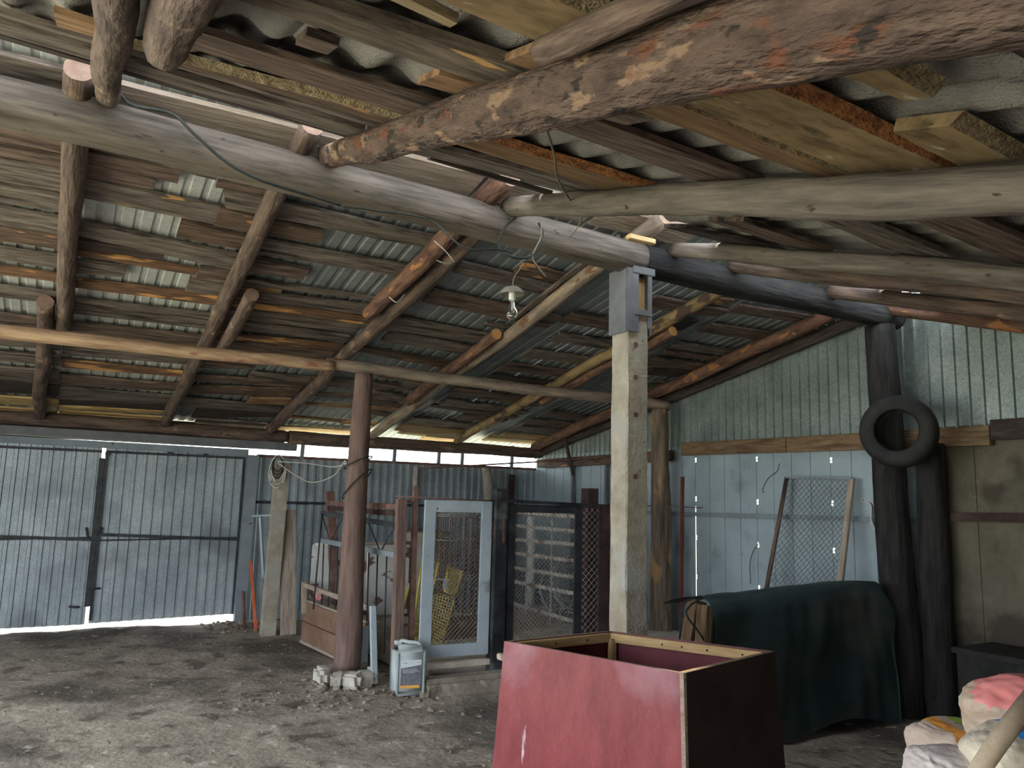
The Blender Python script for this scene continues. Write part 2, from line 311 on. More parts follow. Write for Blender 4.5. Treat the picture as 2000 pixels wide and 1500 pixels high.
# ---------------------------------------------------------------- ground and floor
def zfloor(x, y):
    z = .035*noise.noise(Vector((x*.7, y*.7, 3)))+.018*noise.noise(Vector((x*2.3, y*2.3, 5)))+.008*noise.noise(Vector((x*7, y*7, 1)))+.004*noise.noise(Vector((x*19, y*19, 1)))
    z -= .02
    t = max(0, min(1, (y-9.2)/1.2)); z += .05*t*t*(1 if x < 2.6 else .3)          # the bank at the gate sill
    t = max(0, min(1, (y-10.5)/.5)); z -= .09*t
    return z
bm = bmesh.new()
xs = [-3+.055*i for i in range(int(9.6/.055)+1)]; ys = [-2.6+.055*i for i in range(int(13.8/.055)+1)]
gv = [[bm.verts.new((x, y, zfloor(x, y))) for y in ys] for x in xs]
for i in range(len(xs)-1):
    for j in range(len(ys)-1):
        f = bm.faces.new((gv[i][j], gv[i+1][j], gv[i+1][j+1], gv[i][j+1])); f.smooth = True
struct(link('floor', bm, 'dirt'), 'trodden earth floor of the barn with ruts and gravel')
bm = bmesh.new()
for q in (((-60, 11.15), (60, 60)), ((6.55, -40), (60, 11.15)), ((-60, -40), (-3, 11.15)), ((-3, -40), (6.55, -2.6))):
    (a, b), (c, d) = q; z = -.10 if b > 11 else -.05
    bm.faces.new([bm.verts.new(p) for p in ((a, b, z), (c, b, z), (c, d, z), (a, d, z))])
struct(link('ground', bm, 'yard'), 'bright open yard outside the barn')

# ---------------------------------------------------------------- walls
YB, XR = 10.6, 6.42
def backsheet(name, x0, x1, z0, z1, m='galv', parent=None, y=YB, z0b=None):
    return corrugated(name, x0, x1, C8, .115, lambda s, v, h: (s, y-h*1.9, (z0+(z0b-z0)*(s-x0)/(x1-x0) if z0b is not None else z0)+(z1-z0)*v), m, parent=parent)
struct(backsheet('wall_back', 2.14, 6.42, -.05, 2.11), 'ribbed galvanised sheet back wall right of the gates')
struct(backsheet('wall_back', -3, -1.3, -.05, 2.5), 'ribbed galvanised back wall left of the gates')
# far gable wall, lower part of plain panels with a groove every 23 cm, daylight in the screw holes
def gable(name, y0, y1, z0, z1, m, step, groove=.012, deep=.008, holes=(), slit=None):
    bm = bmesh.new(); y = y0; k = 0
    def quad(a, b, c, d, X0, X1): bm.faces.new([bm.verts.new(p) for p in ((X0, a, c), (X1, b, c), (X1, b, d), (X0, a, d))])
    while y < y1-1e-6:
        ye = min(y+step-groove, y1); nt = .012 if ye < y1 else 0; quad(y, ye-nt, z0, z1, XR, XR)
        if ye < y1:
            hz = sorted([h for h in holes if abs(h[0]-ye) < step/2]); yg = min(ye+groove, y1)
            segs = []; zz = z0
            for hzz, hs in sorted((h[1], h[2]) for h in hz): segs.append((zz, hzz-hs)); zz = hzz+hs
            segs.append((zz, z1))
            for (a, b) in segs:
                quad(ye-nt, ye, a, b, XR, XR)
                if slit and abs(slit[0]-ye) < step/2 and b > slit[1] and a < slit[2]:
                    if a < slit[1]: quad(ye, yg, a, slit[1], XR+deep, XR+deep)
                    if b > slit[2]: quad(ye, yg, slit[2], b, XR+deep, XR+deep)
                elif b > a: quad(ye, yg, a, b, XR+deep, XR+deep)
                for yy in (ye, yg):
                    if yy == ye: bm.faces.new([bm.verts.new(q) for q in ((XR, yy, a), (XR+deep, yy, a), (XR+deep, yy, b), (XR, yy, b))])
            bm.faces.new([bm.verts.new(q) for q in ((XR, yg, z0), (XR+deep, yg, z0), (XR+deep, yg, z1), (XR, yg, z1))])
        y += step; k += 1
    return link(name, bm, m)
H = []
for (hx, hy) in ((1367, 896), (1367, 972), (1365, 1048), (1365, 1125), (1482, 894), (1484, 978), (1484, 1062), (1484, 1146), (1621, 896), (1625, 980), (1625, 1072), (1786, 845), (1806, 968), (1797, 1087), (1802, 1180), (1808, 1290)):
    p = at_x(hx, hy, XR); H += [(p.y, p.z, .012), (p.y, p.z-.03, .008)]
ysl = at_x(1367, 1050, XR).y
struct(gable('wall_right', 4.15, 10.6, -.05, 2.33, 'panel', .235, holes=H, slit=(ysl, .55, 1.62)), 'pale blue-grey grooved panel wall below the plank')
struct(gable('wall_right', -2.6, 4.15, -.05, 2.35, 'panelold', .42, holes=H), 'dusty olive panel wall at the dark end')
def roofz(y): return 3.72-.18*(y-4.25) if y > 4.25 else 3.62+.315*(y-4.25)
bm = bmesh.new(); y = -2.6; prev = None; k = 0
while y < 10.6:
    for (u, h) in ((0, 0), (.085, 0), (.091, .012), (.106, .012), (.112, 0)):
        yy = y+u
        zb = 2.28 if yy > 3.48 else 2.34
        zt = min(roofz(yy)-.02, 3.6)
        a, b = bm.verts.new((XR+.01-h*1.7, yy, zb)), bm.verts.new((XR+.01-h*1.7, yy, zt))
        if prev and prev[2] < zt+2: bm.faces.new((prev[0], a, b, prev[1]))
        prev = (a, b, zt)
    y += .115
struct(link('wall_right', bm, 'galvgreen'), 'ribbed galvanised gable above the plank')
# unseen sides: a wall behind the camera on the right and the frame of the wide open doorway on the left
bm = bmesh.new(); box(bm, (3.0, -2.65, 1.2), (7.1, .05, 2.5)); struct(link('wall_front', bm, 'panelold'))
bm = bmesh.new(); box(bm, (-2.75, 9.1, 1.6), (.05, 3.0, 3.2)); box(bm, (-2.75, -1.7, 1.1), (.05, 1.8, 2.3)); struct(link('wall_left', bm, 'galv'))

# ---------------------------------------------------------------- gates
def leaf(name, x0, x1, z0a, z0b, label):
    r = backsheet(name, x0, x1, z0a, 2.13, y=YB-.02, z0b=z0b); struct(r, label); return r
d1 = leaf('door_1', -1.3, .345, .07, .075, 'left leaf of the ribbed galvanised gate')
d2 = leaf('door_2', .385, 2.04, .085, .12, 'right leaf of the ribbed galvanised gate')
for d, x0, x1 in ((d1, -1.3, .345), (d2, .385, 2.0)):
    y = YB-.06
    bar('cross_bar', (x0, y, at_y(100, 1044, y).z), (x1, y, at_y(400, 1052, y).z-.01), .03, .035, 'darksteel', d)
    bar('cross_bar', (x0, y+.02, at_y(100, 1056, y).z), (x1, y+.02, at_y(400, 1050, y).z), .02, .02, 'darksteel', d)
    bar('top_rail', (x0, y+.02, 2.08), (x1, y+.02, 2.08), .03, .03, 'darksteel', d)
bar('stile', (.352, YB-.055, .28), (.352, YB-.055, 2.0), .06, .03, 'darksteel', d1, up=(0, 1, 0))
bar('stile', (.396, YB-.05, .12), (.396, YB-.05, 2.07), .028, .03, 'darksteel', d2, up=(0, 1, 0))
bar('stile', (1.985, YB-.05, .12), (1.985, YB-.05, 2.07), .03, .03, 'darksteel', d2, up=(0, 1, 0))
for P, Q in (((172, 1151), (196, 1149)), ((134, 1185), (155, 1186)), ((190, 1046), (200, 1030)), ((168, 1030), (172, 1050))):
    tube('bolt', [at_y(*P, YB-.07), at_y(*Q, YB-.07)], .012, 'darksteel', d2 if P[0] > 165 else d1)
for x in (192, 210, 332, 402):
    boxo('bracket', at_y(x, 886 if x > 195 else 952, YB-.06), (.05, .03, .04), 'darksteel', d2)

# ---------------------------------------------------------------- roofs
def zF(Y): return 3.615-.18*(Y-4.25)
def zN(X, Y): return 3.63-.03*X+.315*(Y-4.15)
def farsheet(x0, x1, m, dz, y0=3.90, y1=11.1):
    return corrugated('ceiling', x0, x1, C8, .115, lambda s, v, h: (s, y0+(y1-y0)*v, zF(y0+(y1-y0)*v)+.052+dz+h), m)
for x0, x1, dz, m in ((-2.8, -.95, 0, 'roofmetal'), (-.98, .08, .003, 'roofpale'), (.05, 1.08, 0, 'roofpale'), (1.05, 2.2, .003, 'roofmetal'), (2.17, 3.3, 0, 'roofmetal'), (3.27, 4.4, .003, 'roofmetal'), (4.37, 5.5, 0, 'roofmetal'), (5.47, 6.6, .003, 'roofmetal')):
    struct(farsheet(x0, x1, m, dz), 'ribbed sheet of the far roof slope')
# wavy asbestos cement sheets of the near slope, lapping like tiles
WAVE = [(.025*i, .024*math.cos(2*math.pi*i/8)) for i in range(8)]
row = 0
for (y0, y1) in ((2.35, 3.74), (.72, 2.5), (-.9, .87), (-2.6, -.75)):
    c = 0; x = -2.9
    while x < 6.4:
        x1 = min(x+1.13, 6.5); dz = .064+.010*(c % 2)+random.uniform(0, .006); sh = random.uniform(-.012, .012)
        lo = -.012*row
        o = corrugated('ceiling', x, x1+.06, WAVE, .2, lambda s, v, h, y0=y0, y1=y1, dz=dz, sh=sh: (s+sh, y0+(y1-y0)*v, zN(s, y0+(y1-y0)*v)+dz+h+.022*(1-v)), 'asb', nseg=1)
        for p in o.data.polygons: p.use_smooth = True
        struct(o, 'wavy asbestos cement sheet of the near roof slope'); x = x1; c += 1
    row += 1

ORD = ['topmost', 'second', 'third', 'fourth', 'fifth', 'sixth', 'seventh', 'eighth', 'ninth', 'tenth', 'eleventh', 'twelfth', 'thirteenth', 'fourteenth', 'fifteenth', 'sixteenth', 'seventeenth', 'eighteenth', 'nineteenth', 'twentieth', 'twenty-first', 'twenty-second', 'twenty-third', 'twenty-fourth', 'twenty-fifth', 'twenty-sixth']
TONE = {'g': 'weathered grey', 'b': 'brown', 'd': 'dark', 'y': 'daylight-tinted yellow', 'gO': 'grey, orange-flecked', 'bO': 'brown, orange-flecked', 'dO': 'dark, orange-flecked', 'oO': 'bright orange-streaked', 'o': 'tan', 'yO': 'daylight-tinted yellowish', 'gE': 'long grey split-ended'}
FARB = [
(-1.70, -0.18, 4.752, 4.662, 4.760, 4.653, 'g'),
(-1.70, -0.18, 4.880, 4.756, 4.900, 4.760, 'b'),
(-1.70, -0.18, 5.080, 4.940, 5.043, 4.930, 'b'),
(-1.70, -0.18, 5.349, 5.085, 5.321, 5.047, 'gO'),
(-1.70, -0.17, 5.597, 5.377, 5.587, 5.367, 'g'),
(-1.70, -0.17, 5.924, 5.656, 5.902, 5.671, 'g'),
(-1.70, -0.16, 6.177, 5.931, 6.124, 5.909, 'bO'),
(-1.70, -0.16, 6.468, 6.258, 6.447, 6.250, 'g'),
(-1.70, -0.15, 6.729, 6.584, 6.693, 6.565, 'oO'),
(-1.70, -0.15, 7.163, 6.923, 7.119, 6.917, 'g'),
(-1.70, -0.25, 7.828, 7.506, 7.794, 7.505, 'b'),
(-1.70, -0.25, 8.306, 7.953, 8.276, 7.918, 'g'),
(-1.70, -0.25, 8.751, 8.494, 8.715, 8.461, 'g'),
(-1.70, -0.25, 9.363, 8.954, 9.341, 8.927, 'g'),
(-1.70, -0.25, 9.840, 9.419, 9.794, 9.380, 'd'),
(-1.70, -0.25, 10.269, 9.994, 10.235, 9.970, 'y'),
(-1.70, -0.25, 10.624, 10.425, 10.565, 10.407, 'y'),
(-0.06, 0.62, 4.770, 4.702, 4.830, 4.730, 'g'),
(-0.06, 0.42, 4.935, 4.809, 4.953, 4.813, 'b'),
(-0.05, 0.30, 5.106, 4.939, 5.089, 4.966, 'b'),
(-0.04, 0.70, 5.348, 5.113, 5.382, 5.148, 'gO'),
(-0.04, 1.11, 5.861, 5.667, 6.031, 5.775, 'g'),
(-0.04, 0.46, 6.061, 5.923, 6.036, 5.940, 'dO'),
(-0.04, 0.71, 6.182, 6.088, 6.219, 6.116, 'oO'),
(-0.04, 0.24, 6.501, 6.268, 6.430, 6.253, 'g'),
(-0.04, 0.97, 6.759, 6.607, 6.730, 6.532, 'oO'),
(-0.04, 0.97, 7.299, 6.984, 7.279, 6.946, 'g'),
(-0.02, 0.99, 7.768, 7.533, 7.824, 7.474, 'b'),
(-0.02, 1.01, 8.372, 8.147, 8.305, 8.118, 'g'),
(-0.01, 0.99, 8.756, 8.539, 8.720, 8.564, 'oO'),
(0.00, 1.00, 9.368, 9.025, 9.230, 8.993, 'b'),
(0.02, 0.94, 9.898, 9.462, 9.706, 9.456, 'g'),
(0.03, 0.90, 10.088, 9.919, 10.047, 9.770, 'd'),
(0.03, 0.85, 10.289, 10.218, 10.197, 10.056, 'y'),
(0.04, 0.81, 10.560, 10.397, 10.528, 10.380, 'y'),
(0.50, 1.06, 5.650, 5.397, 5.675, 5.495, 'bO'),
(0.63, 0.96, 4.916, 4.843, 4.877, 4.823, 'b'),
(0.70, 1.40, 5.395, 5.155, 5.394, 5.204, 'bO'),
(0.68, 0.96, 6.535, 6.287, 6.531, 6.295, 'g'),
(0.68, 2.10, 5.133, 4.917, 5.154, 4.980, 'gE'),
(0.72, 1.00, 6.280, 6.059, 6.281, 6.039, 'b'),
(0.96, 1.31, 4.817, 4.767, 4.853, 4.783, 'b'),
(1.07, 2.19, 5.684, 5.478, 5.669, 5.473, 'g'),
(1.12, 1.47, 6.000, 5.778, 6.013, 5.818, 'b'),
(1.10, 2.21, 6.261, 6.158, 6.173, 6.136, 'g'),
(1.15, 1.37, 6.348, 6.259, 6.308, 6.260, 'o'),
(1.15, 2.15, 7.773, 7.535, 7.745, 7.528, 'b'),
(1.16, 2.26, 6.549, 6.368, 6.493, 6.283, 'g'),
(1.16, 1.56, 8.372, 8.208, 8.243, 8.174, 'b'),
(1.17, 2.28, 8.804, 8.650, 8.700, 8.501, 'b'),
(1.17, 2.26, 9.278, 9.027, 9.079, 8.754, 'bO'),
(1.18, 2.23, 7.480, 7.348, 7.440, 7.277, 'oO'),
(1.19, 2.27, 6.690, 6.559, 6.699, 6.557, 'oO'),
(1.19, 2.10, 7.235, 7.008, 7.179, 7.040, 'g'),
(1.20, 2.25, 6.951, 6.733, 6.931, 6.729, 'g'),
(1.21, 2.23, 9.812, 9.474, 9.769, 9.488, 'g'),
(1.27, 2.24, 10.294, 9.828, 9.970, 9.781, 'd'),
(1.34, 2.20, 10.669, 10.324, 10.594, 10.325, 'g'),
(1.58, 2.24, 8.554, 8.365, 8.500, 8.343, 'g'),
(1.76, 2.24, 9.475, 9.271, 9.418, 9.169, 'o'),
(1.95, 2.21, 6.135, 6.003, 6.073, 5.993, 'g'),
(2.03, 2.22, 5.467, 5.265, 5.452, 5.201, 'oO'),
(2.08, 2.26, 7.250, 7.187, 7.265, 7.206, 'd'),
(2.41, 3.21, 8.570, 8.347, 8.499, 8.275, 'b'),
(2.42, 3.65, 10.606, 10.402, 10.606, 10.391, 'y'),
(2.43, 3.78, 6.777, 6.424, 6.755, 6.552, 'g'),
(2.43, 3.78, 7.361, 7.251, 7.608, 7.409, 'bO'),
(2.44, 3.47, 9.379, 9.293, 9.301, 9.208, 'o'),
(2.45, 3.33, 8.982, 8.839, 8.862, 8.772, 'b'),
(2.46, 3.61, 9.958, 9.874, 10.041, 9.955, 'oO'),
(2.49, 3.73, 5.441, 5.260, 5.565, 5.354, 'g'),
(2.50, 3.85, 6.054, 5.793, 6.204, 5.921, 'b'),
(2.50, 3.71, 7.035, 6.814, 7.129, 6.905, 'g'),
(2.86, 3.75, 8.094, 7.997, 8.149, 8.017, 'b'),
(2.96, 3.75, 5.280, 5.110, 5.327, 5.171, 'bO'),
(3.00, 3.72, 8.734, 8.525, 8.810, 8.741, 'g'),
(3.07, 3.50, 10.069, 10.042, 10.069, 10.040, 'y'),
(3.10, 3.71, 9.040, 8.899, 9.181, 9.043, 'b'),
(3.22, 3.74, 8.440, 8.174, 8.418, 8.155, 'g'),
(3.22, 3.72, 9.519, 9.325, 9.590, 9.427, 'b'),
(3.25, 3.76, 6.351, 6.279, 6.363, 6.291, 'g'),
(3.30, 3.77, 7.346, 7.205, 7.387, 7.207, 'b'),
(3.36, 3.76, 9.908, 9.558, 9.976, 9.680, 'g'),
(3.38, 3.79, 5.856, 5.686, 5.896, 5.675, 'b'),
(3.48, 3.76, 10.297, 10.075, 10.336, 10.148, 'y'),
(3.85, 5.22, 8.427, 8.192, 8.594, 8.351, 'b'),
(3.88, 4.57, 6.027, 5.778, 6.043, 5.825, 'b'),
(3.89, 5.11, 9.835, 9.509, 9.877, 9.687, 'g'),
(3.90, 5.23, 8.997, 8.890, 9.241, 9.091, 'b'),
(3.90, 5.10, 10.228, 9.877, 10.338, 10.060, 'yO'),
(3.97, 5.22, 8.895, 8.641, 9.014, 8.820, 'g'),
(4.00, 4.42, 10.372, 10.248, 10.417, 10.281, 'y'),
(4.01, 5.16, 7.466, 7.216, 7.406, 7.242, 'b'),
(4.03, 5.22, 7.000, 6.771, 6.982, 6.804, 'g'),
(4.03, 5.15, 8.015, 7.610, 7.926, 7.682, 'd'),
(4.05, 4.91, 6.488, 6.274, 6.479, 6.271, 'g'),
(4.37, 5.25, 5.471, 5.220, 5.369, 5.220, 'b'),
(4.46, 5.17, 9.419, 9.200, 9.397, 9.269, 'b'),
(4.46, 5.12, 10.652, 10.437, 10.695, 10.473, 'y'),
(4.74, 5.16, 5.916, 5.617, 5.797, 5.527, 'd'),
(4.76, 5.12, 5.215, 5.058, 5.135, 5.026, 'oO'),
(5.25, 6.41, 5.259, 5.091, 5.170, 5.003, 'b'),
(5.34, 6.52, 5.747, 5.540, 5.724, 5.478, 'b'),
(5.36, 6.46, 6.240, 6.069, 6.160, 6.055, 'g'),
(5.38, 6.43, 10.447, 10.219, 10.475, 10.246, 'y'),
(5.42, 6.47, 6.406, 6.297, 6.380, 6.290, 'b'),
(5.47, 6.56, 9.386, 9.137, 9.468, 9.237, 'b'),
(5.47, 6.56, 6.814, 6.504, 6.639, 6.500, 'b'),
(5.51, 6.45, 8.900, 8.666, 9.058, 8.882, 'b'),
(5.52, 6.46, 10.172, 9.993, 10.170, 9.984, 'y'),
(5.55, 6.45, 9.732, 9.509, 9.762, 9.579, 'g'),
(5.70, 6.57, 7.069, 6.846, 6.912, 6.728, 'd'),
(5.97, 6.57, 7.440, 7.239, 7.332, 7.127, 'g'),
]

BAYS = [(-9, -.15, 'left of the leftmost far rafter'), (-.15, 1.0, 'between leftmost and second far rafters'), (1.0, 2.2, 'between second and third far rafters'), (2.2, 3.55, 'between third and fourth far rafters'), (3.55, 4.85, 'between fourth and fifth far rafters'), (4.85, 9, 'between fifth and gable far rafters')]
bys = {}
for b in FARB:
    xm = (b[0]+b[1])/2
    k = next(i for i, q in enumerate(BAYS) if q[0] <= xm < q[1]); bys.setdefault(k, []).append(b)
for k, L in bys.items():
    L.sort(key=lambda b: b[2]+b[3])
    for i, b in enumerate(L):
        X0, X1, ya0, yb0, ya1, yb1, tn = b          # ya far edge, yb near edge
        for xr in (-.15, 1.0, 2.2, 3.55, 4.82):
            if abs(X0-xr) < .27: X0 = xr+.003
            if abs(X1-xr) < .27: X1 = xr-.003
        Ln = X1-X0; ym = (ya0+yb0+ya1+yb1)/4; th = .024
        sl = Matrix.Translation((X0, ym, zF(ym)+.001+random.uniform(0, .004))) @ Matrix.Rotation(math.atan(-.18), 4, 'X')
        bm = plankmesh(Ln, lambda t: ((yb0-ym)+(yb1-yb0)*t, (ya0-ym)+(ya1-ya0)*t), th, .008, i*3.7+k*31, tn == 'gE')
        if tn == 'gE':
            for v in bm.verts:
                if v.co.x < 1e-6 and v.co.y > 0: v.co.x = .05
        o = link('roof_batten', bm, tn, None, sl)
        tag(o, '%s roof batten, %s from the ridge, %s' % (TONE[tn], ORD[i], BAYS[k][2]), 'board', 'battens under the far roof sheets')
NEARB = [
(-1.90, 0.95, 3.676, 4.061, 3.740, 4.147, 'd'),
(-1.90, 0.91, 3.428, 3.651, 3.450, 3.730, 'g'),
(-1.90, 0.91, 3.254, 3.305, 3.235, 3.307, 'g'),
(0.04, 0.98, 3.178, 3.308, 2.947, 3.133, 'bO'),
(0.16, 1.02, 2.591, 2.859, 2.520, 2.867, 'b'),
(-0.19, -0.06, 2.971, 3.188, 2.975, 3.175, 'o'),
(0.09, 1.09, 1.936, 2.099, 1.817, 2.083, 'r'),
(0.91, 1.14, 2.147, 2.333, 2.074, 2.274, 'o'),
(0.50, 0.60, 2.202, 2.350, 2.198, 2.337, 'b'),
(0.64, 1.11, 1.288, 1.566, 1.297, 1.589, 'w'),
(0.97, 1.17, 1.612, 1.825, 1.587, 1.763, 'o'),
(0.48, 0.75, 1.602, 1.670, 1.676, 1.714, 'l'),
(1.44, 2.38, 2.866, 3.139, 2.792, 3.159, 'bK'),
(1.43, 2.41, 3.416, 3.772, 3.158, 3.488, 'g'),
(1.56, 2.40, 4.047, 4.437, 3.940, 4.133, 'd'),
(1.45, 2.20, 2.020, 2.271, 2.102, 2.404, 'b'),
(1.42, 1.53, 1.927, 2.025, 1.835, 1.983, 'r'),
(1.43, 2.29, 1.604, 1.832, 1.658, 1.809, 'bK'),
(1.38, 2.25, 1.252, 1.584, 1.292, 1.650, 'wK'),
(1.36, 1.66, 0.935, 1.127, 0.967, 1.070, 'wK'),
(1.87, 2.19, 1.061, 1.245, 1.084, 1.278, 'w'),
(1.33, 1.64, 0.654, 0.751, 0.635, 0.736, 'b'),
(0.99, 1.10, 1.023, 1.115, 0.961, 1.130, 'w'),
(3.02, 3.81, 2.893, 3.162, 2.951, 3.188, 'b'),
(2.95, 3.85, 2.146, 2.386, 2.231, 2.541, 'g'),
(2.86, 3.89, 1.638, 1.892, 1.675, 1.992, 'b'),
(3.24, 3.94, 3.588, 4.388, 3.403, 3.678, 'd'),
]

NL = ['dark thin board edging the gap above the ridge beam, left half', 'grey board second from the ridge gap, left of the crooked log', 'grey board third from the ridge gap, left of the crooked log', 'light brown board fourth from the ridge gap, left of the bark log', 'brown board fifth from the ridge gap, left of the bark log', 'short orange board between the two log ends at top left',
 'barked waney slab with pale patches running to the big bark log', 'short orange cleat behind the big bark log, second lowest', 'short brown cleat beside the waney slab', 'very wide ochre board with barky edge above the big bark log', 'short orange split cleat wedged above the big bark log', 'pale narrow lath ending loose under the asbestos at top',
 'board with orange bark edge just right of the big bark log', 'grey wide board near the ridge between the two big near logs', 'dark thin boards edging the ridge gap right of the bark log', 'plain ochre board between the two big near logs, in the middle', 'rotten stub end poking out beside the big bark log', 'brown board with crumbly bark edge, left of the widest board',
 'widest ochre board with white mould and red bark edge', 'mouldy ochre board with barky edge, cut short at its right end', 'short ochre board touching the smooth near log, far right', 'dim brown board in the top right corner', 'ochre board end beside the big bark log at the top edge', 'reddish board below the smooth near log, nearest the ridge', 'grey board below the smooth near log, in the middle', 'brown board below the smooth near log, farthest right', 'dark boards edge along the ridge gap below the smooth near log']
for i, b in enumerate(NEARB):
    X0, X1, ya0, yb0, ya1, yb1, tn = b              # ya near edge, yb ridge-side edge
    yb0 = min(yb0, 3.80); yb1 = min(yb1, 3.80)
    ya0 = min(ya0, yb0-.05); ya1 = min(ya1, yb1-.05)
    for xr in (1.13, 2.3):
        if abs(X1-xr) < .22 and tn not in ('l', 'r') : X1 = xr+.05
        if abs(X0-xr) < .34 and X0 > xr and tn != 'r': X0 = xr-.04
    Ln = X1-X0; ym = (ya0+yb0+ya1+yb1)/4; edge = tn in ('wK', 'bK', 'bO', 'w')
    A = Vector((X0, ym, zN(X0, ym)+.006+random.uniform(0, .006))); B = Vector((X1, ym, zN(X1, ym)+.006))
    x = (B-A).normalized(); y = Vector((0, 1, .315)).normalized(); z = x.cross(y).normalized(); y = z.cross(x)
    F = Matrix(((x.x, y.x, z.x, A.x), (x.y, y.y, z.y, A.y), (x.z, y.z, z.z, A.z), (0, 0, 0, 1))); c = 1.0488
    th = .036 if edge else .026
    if tn == 'r':
        th = .038
    # barky edge faces the camera side (near edge), so flip y for the mesh
    bm = plankmesh(Ln, lambda t: (-((yb0-ym)+(yb1-yb0)*t)*c, -((ya0-ym)+(ya1-ya0)*t)*c), th, .016 if edge else .006, i*5.1, edge=.03 if edge else 0)
    for v in bm.verts: v.co.y *= -1
    bmesh.ops.recalc_face_normals(bm, faces=bm.faces[:])
    o = link('roof_board', bm, tn, None, F, mats=[tn, 'bark_edge' if i in (12, 18) else 'rough_edge'])
    tag(o, NL[i], 'board', 'boards under the asbestos roof')

# ---------------------------------------------------------------- ridge
tag(log('ridge_beam', (-2.6, 4.25, 3.51), (3.42, 4.27, 3.365), .125, .118, 'greylog', wob=.01, rough=.03), 'thick grey weathered ridge log from upper left to the concrete pillar', 'beam', 'ridge logs')
tag(log('ridge_beam', (3.36, 4.30, 3.37), (6.30, 4.25, 3.33), .115, .105, 'darklog', wob=.01, rough=.04), 'blackened ridge log from concrete pillar to the dark gable post', 'beam', 'ridge logs')
for i, (x0, x1, lb) in enumerate(((-1.8, .02, 'rough ridge board above the beam, left of the leftmost rafter'), (.0, 2.1, 'rough ridge board with daylit edge in the middle of the gap'), (2.3, 3.0, 'rough ridge board behind the third rafter stub'), (3.05, 3.9, 'short thick rough ridge board nearest the pillar'))):
    bm = plankmesh(x1-x0, lambda t: (-.12, .13), .030, .006, 70+i)
    tag(link('ridge_board', bm, 'g' if i < 1 else 'plank', None, Matrix.Translation((x0, 4.26, zF(4.26)+.003)) @ Matrix.Rotation(-.178, 4, 'X')), lb, 'board', 'boards along the ridge gap')
boxo('ridge_block', at_y(1252, 468, 4.02), (.22, .05, .035), 'rawpine'); tag(bpy.context.scene.objects['ridge_block'], 'small fresh wooden block in the ridge gap above the pillar', 'block')

# far rafters: round logs from the ridge to the eave
def RZ(y, r=.065): return 3.615-.18*(y-4.25)-r-.002
def rafter(x0, y0, x1, y1, r0, r1, m, lb, dz=0, end='endold', grp='far rafters'):
    return tag(log('rafter', (x0, y0, RZ(y0, r0)-dz), (x1, y1, RZ(y1, r1)-dz), r0, r1, m, end=end, wob=.014, rough=.08), lb, 'rafter', grp)
rafter(-.13, 4.0, -.14, 7.6, .066, .058, 'browlog', 'leftmost far rafter, upper log with an orange bare streak')
rafter(-.27, 6.95, -.33, 10.34, .062, .066, 'browlog', 'leftmost far rafter, lower offset log running to the gate lintel')
rafter(.97, 3.98, .99, 10.34, .060, .062, 'browlog', 'second far rafter from the left, long pale-faced crooked log')
rafter(1.12, 6.15, 1.13, 7.5, .056, .056, 'browlog', 'short splice log beside the second far rafter, round sawn end', dz=.05, end='endold')
rafter(2.17, 3.95, 2.12, 6.3, .075, .062, 'redlog', 'third far rafter, reddish upper log bound with white wire')
rafter(2.315, 4.4, 2.24, 10.34, .060, .066, 'browlog', 'third far rafter, dark lower log reaching the eave by the wires', dz=.0)
rafter(3.42, 3.98, 3.62, 10.34, .062, .058, 'palelog', 'fourth far rafter, pale barkless log meeting the pillar head')
rafter(3.365, 6.3, 3.43, 8.6, .055, .055, 'redlog', 'splice log under the fourth far rafter with fresh orange end', dz=.02, end='end')
bar('rafter_lath', (3.33, 4.4, RZ(4.4)+.045), (3.40, 6.1, RZ(6.1)+.045), .04, .025, 'g'); tag(sc.objects['rafter_lath'], 'thin grey lath lying along the fourth far rafter', 'lath')
rafter(4.68, 4.0, 4.92, 10.34, .058, .056, 'yellowlog', 'fifth far rafter, orange-brown log behind the concrete pillar')
rafter(4.85, 5.55, 4.93, 8.0, .05, .05, 'redlog', 'small splice log under the fifth far rafter, orange sawn end', dz=.07, end='end')
rafter(6.1, 4.0, 6.24, 10.34, .070, .066, 'redlog', 'barked gable rafter log along the ribbed gable sheet')
bar('gable_board', (6.33, 4.4, RZ(4.4)-.07), (6.36, 10.5, RZ(10.5)-.07), .03, .12, 'd', up=(0, 0, 1)); tag(sc.objects['gable_board'], 'dark board below the gable rafter against the sheet', 'board')

# mid purlin on its posts
tag(log('purlin', (-1.8, 7.12, 2.82), (2.08, 7.12, 2.835), .06, .056, 'peeledlog', wob=.01, rough=.03), 'peeled reddish-yellow purlin log running left from the brown post', 'beam', 'mid purlin logs')
tag(log('purlin', (2.02, 7.14, 2.855), (6.2, 7.2, 2.80), .055, .062, 'palelog', wob=.015, rough=.05), 'pale cracked purlin log from brown post to the gable post', 'beam', 'mid purlin logs')

# near rafters: heavy logs coming down towards the camera
def nr(x, y0, y1, r0, r1, m, lb, dz=0, x1=None, end='endold'):
    x1 = x if x1 is None else x1
    A = (x, y0, zN(x, y0)-r0-.012-dz); B = (x1, y1, zN(x1, y1)-r1-.012-dz)
    return tag(log('near_rafter', A, B, r0, r1, m, end=end, wob=.02, rough=.10), lb, 'rafter', 'near rafter logs')
nr(0.0, 4.12, 1.0, .056, .062, 'browlog', 'crooked grey near rafter hanging over the ridge at top left', x1=-.04)
nr(.145, 2.62, .8, .068, .075, 'browlog', 'shorter near log with peeling bark and rough sawn end, top left', x1=.145, dz=0.0)
nr(1.115, 4.16, -2.4, .066, .118, 'bark', 'biggest near rafter log with flaking brown bark, crossing the top', dz=-.01, x1=.93)
nr(.905, 1.5, -2.0, .034, .045, 'b', 'slim grey pole lying along the biggest bark log', x1=.74)
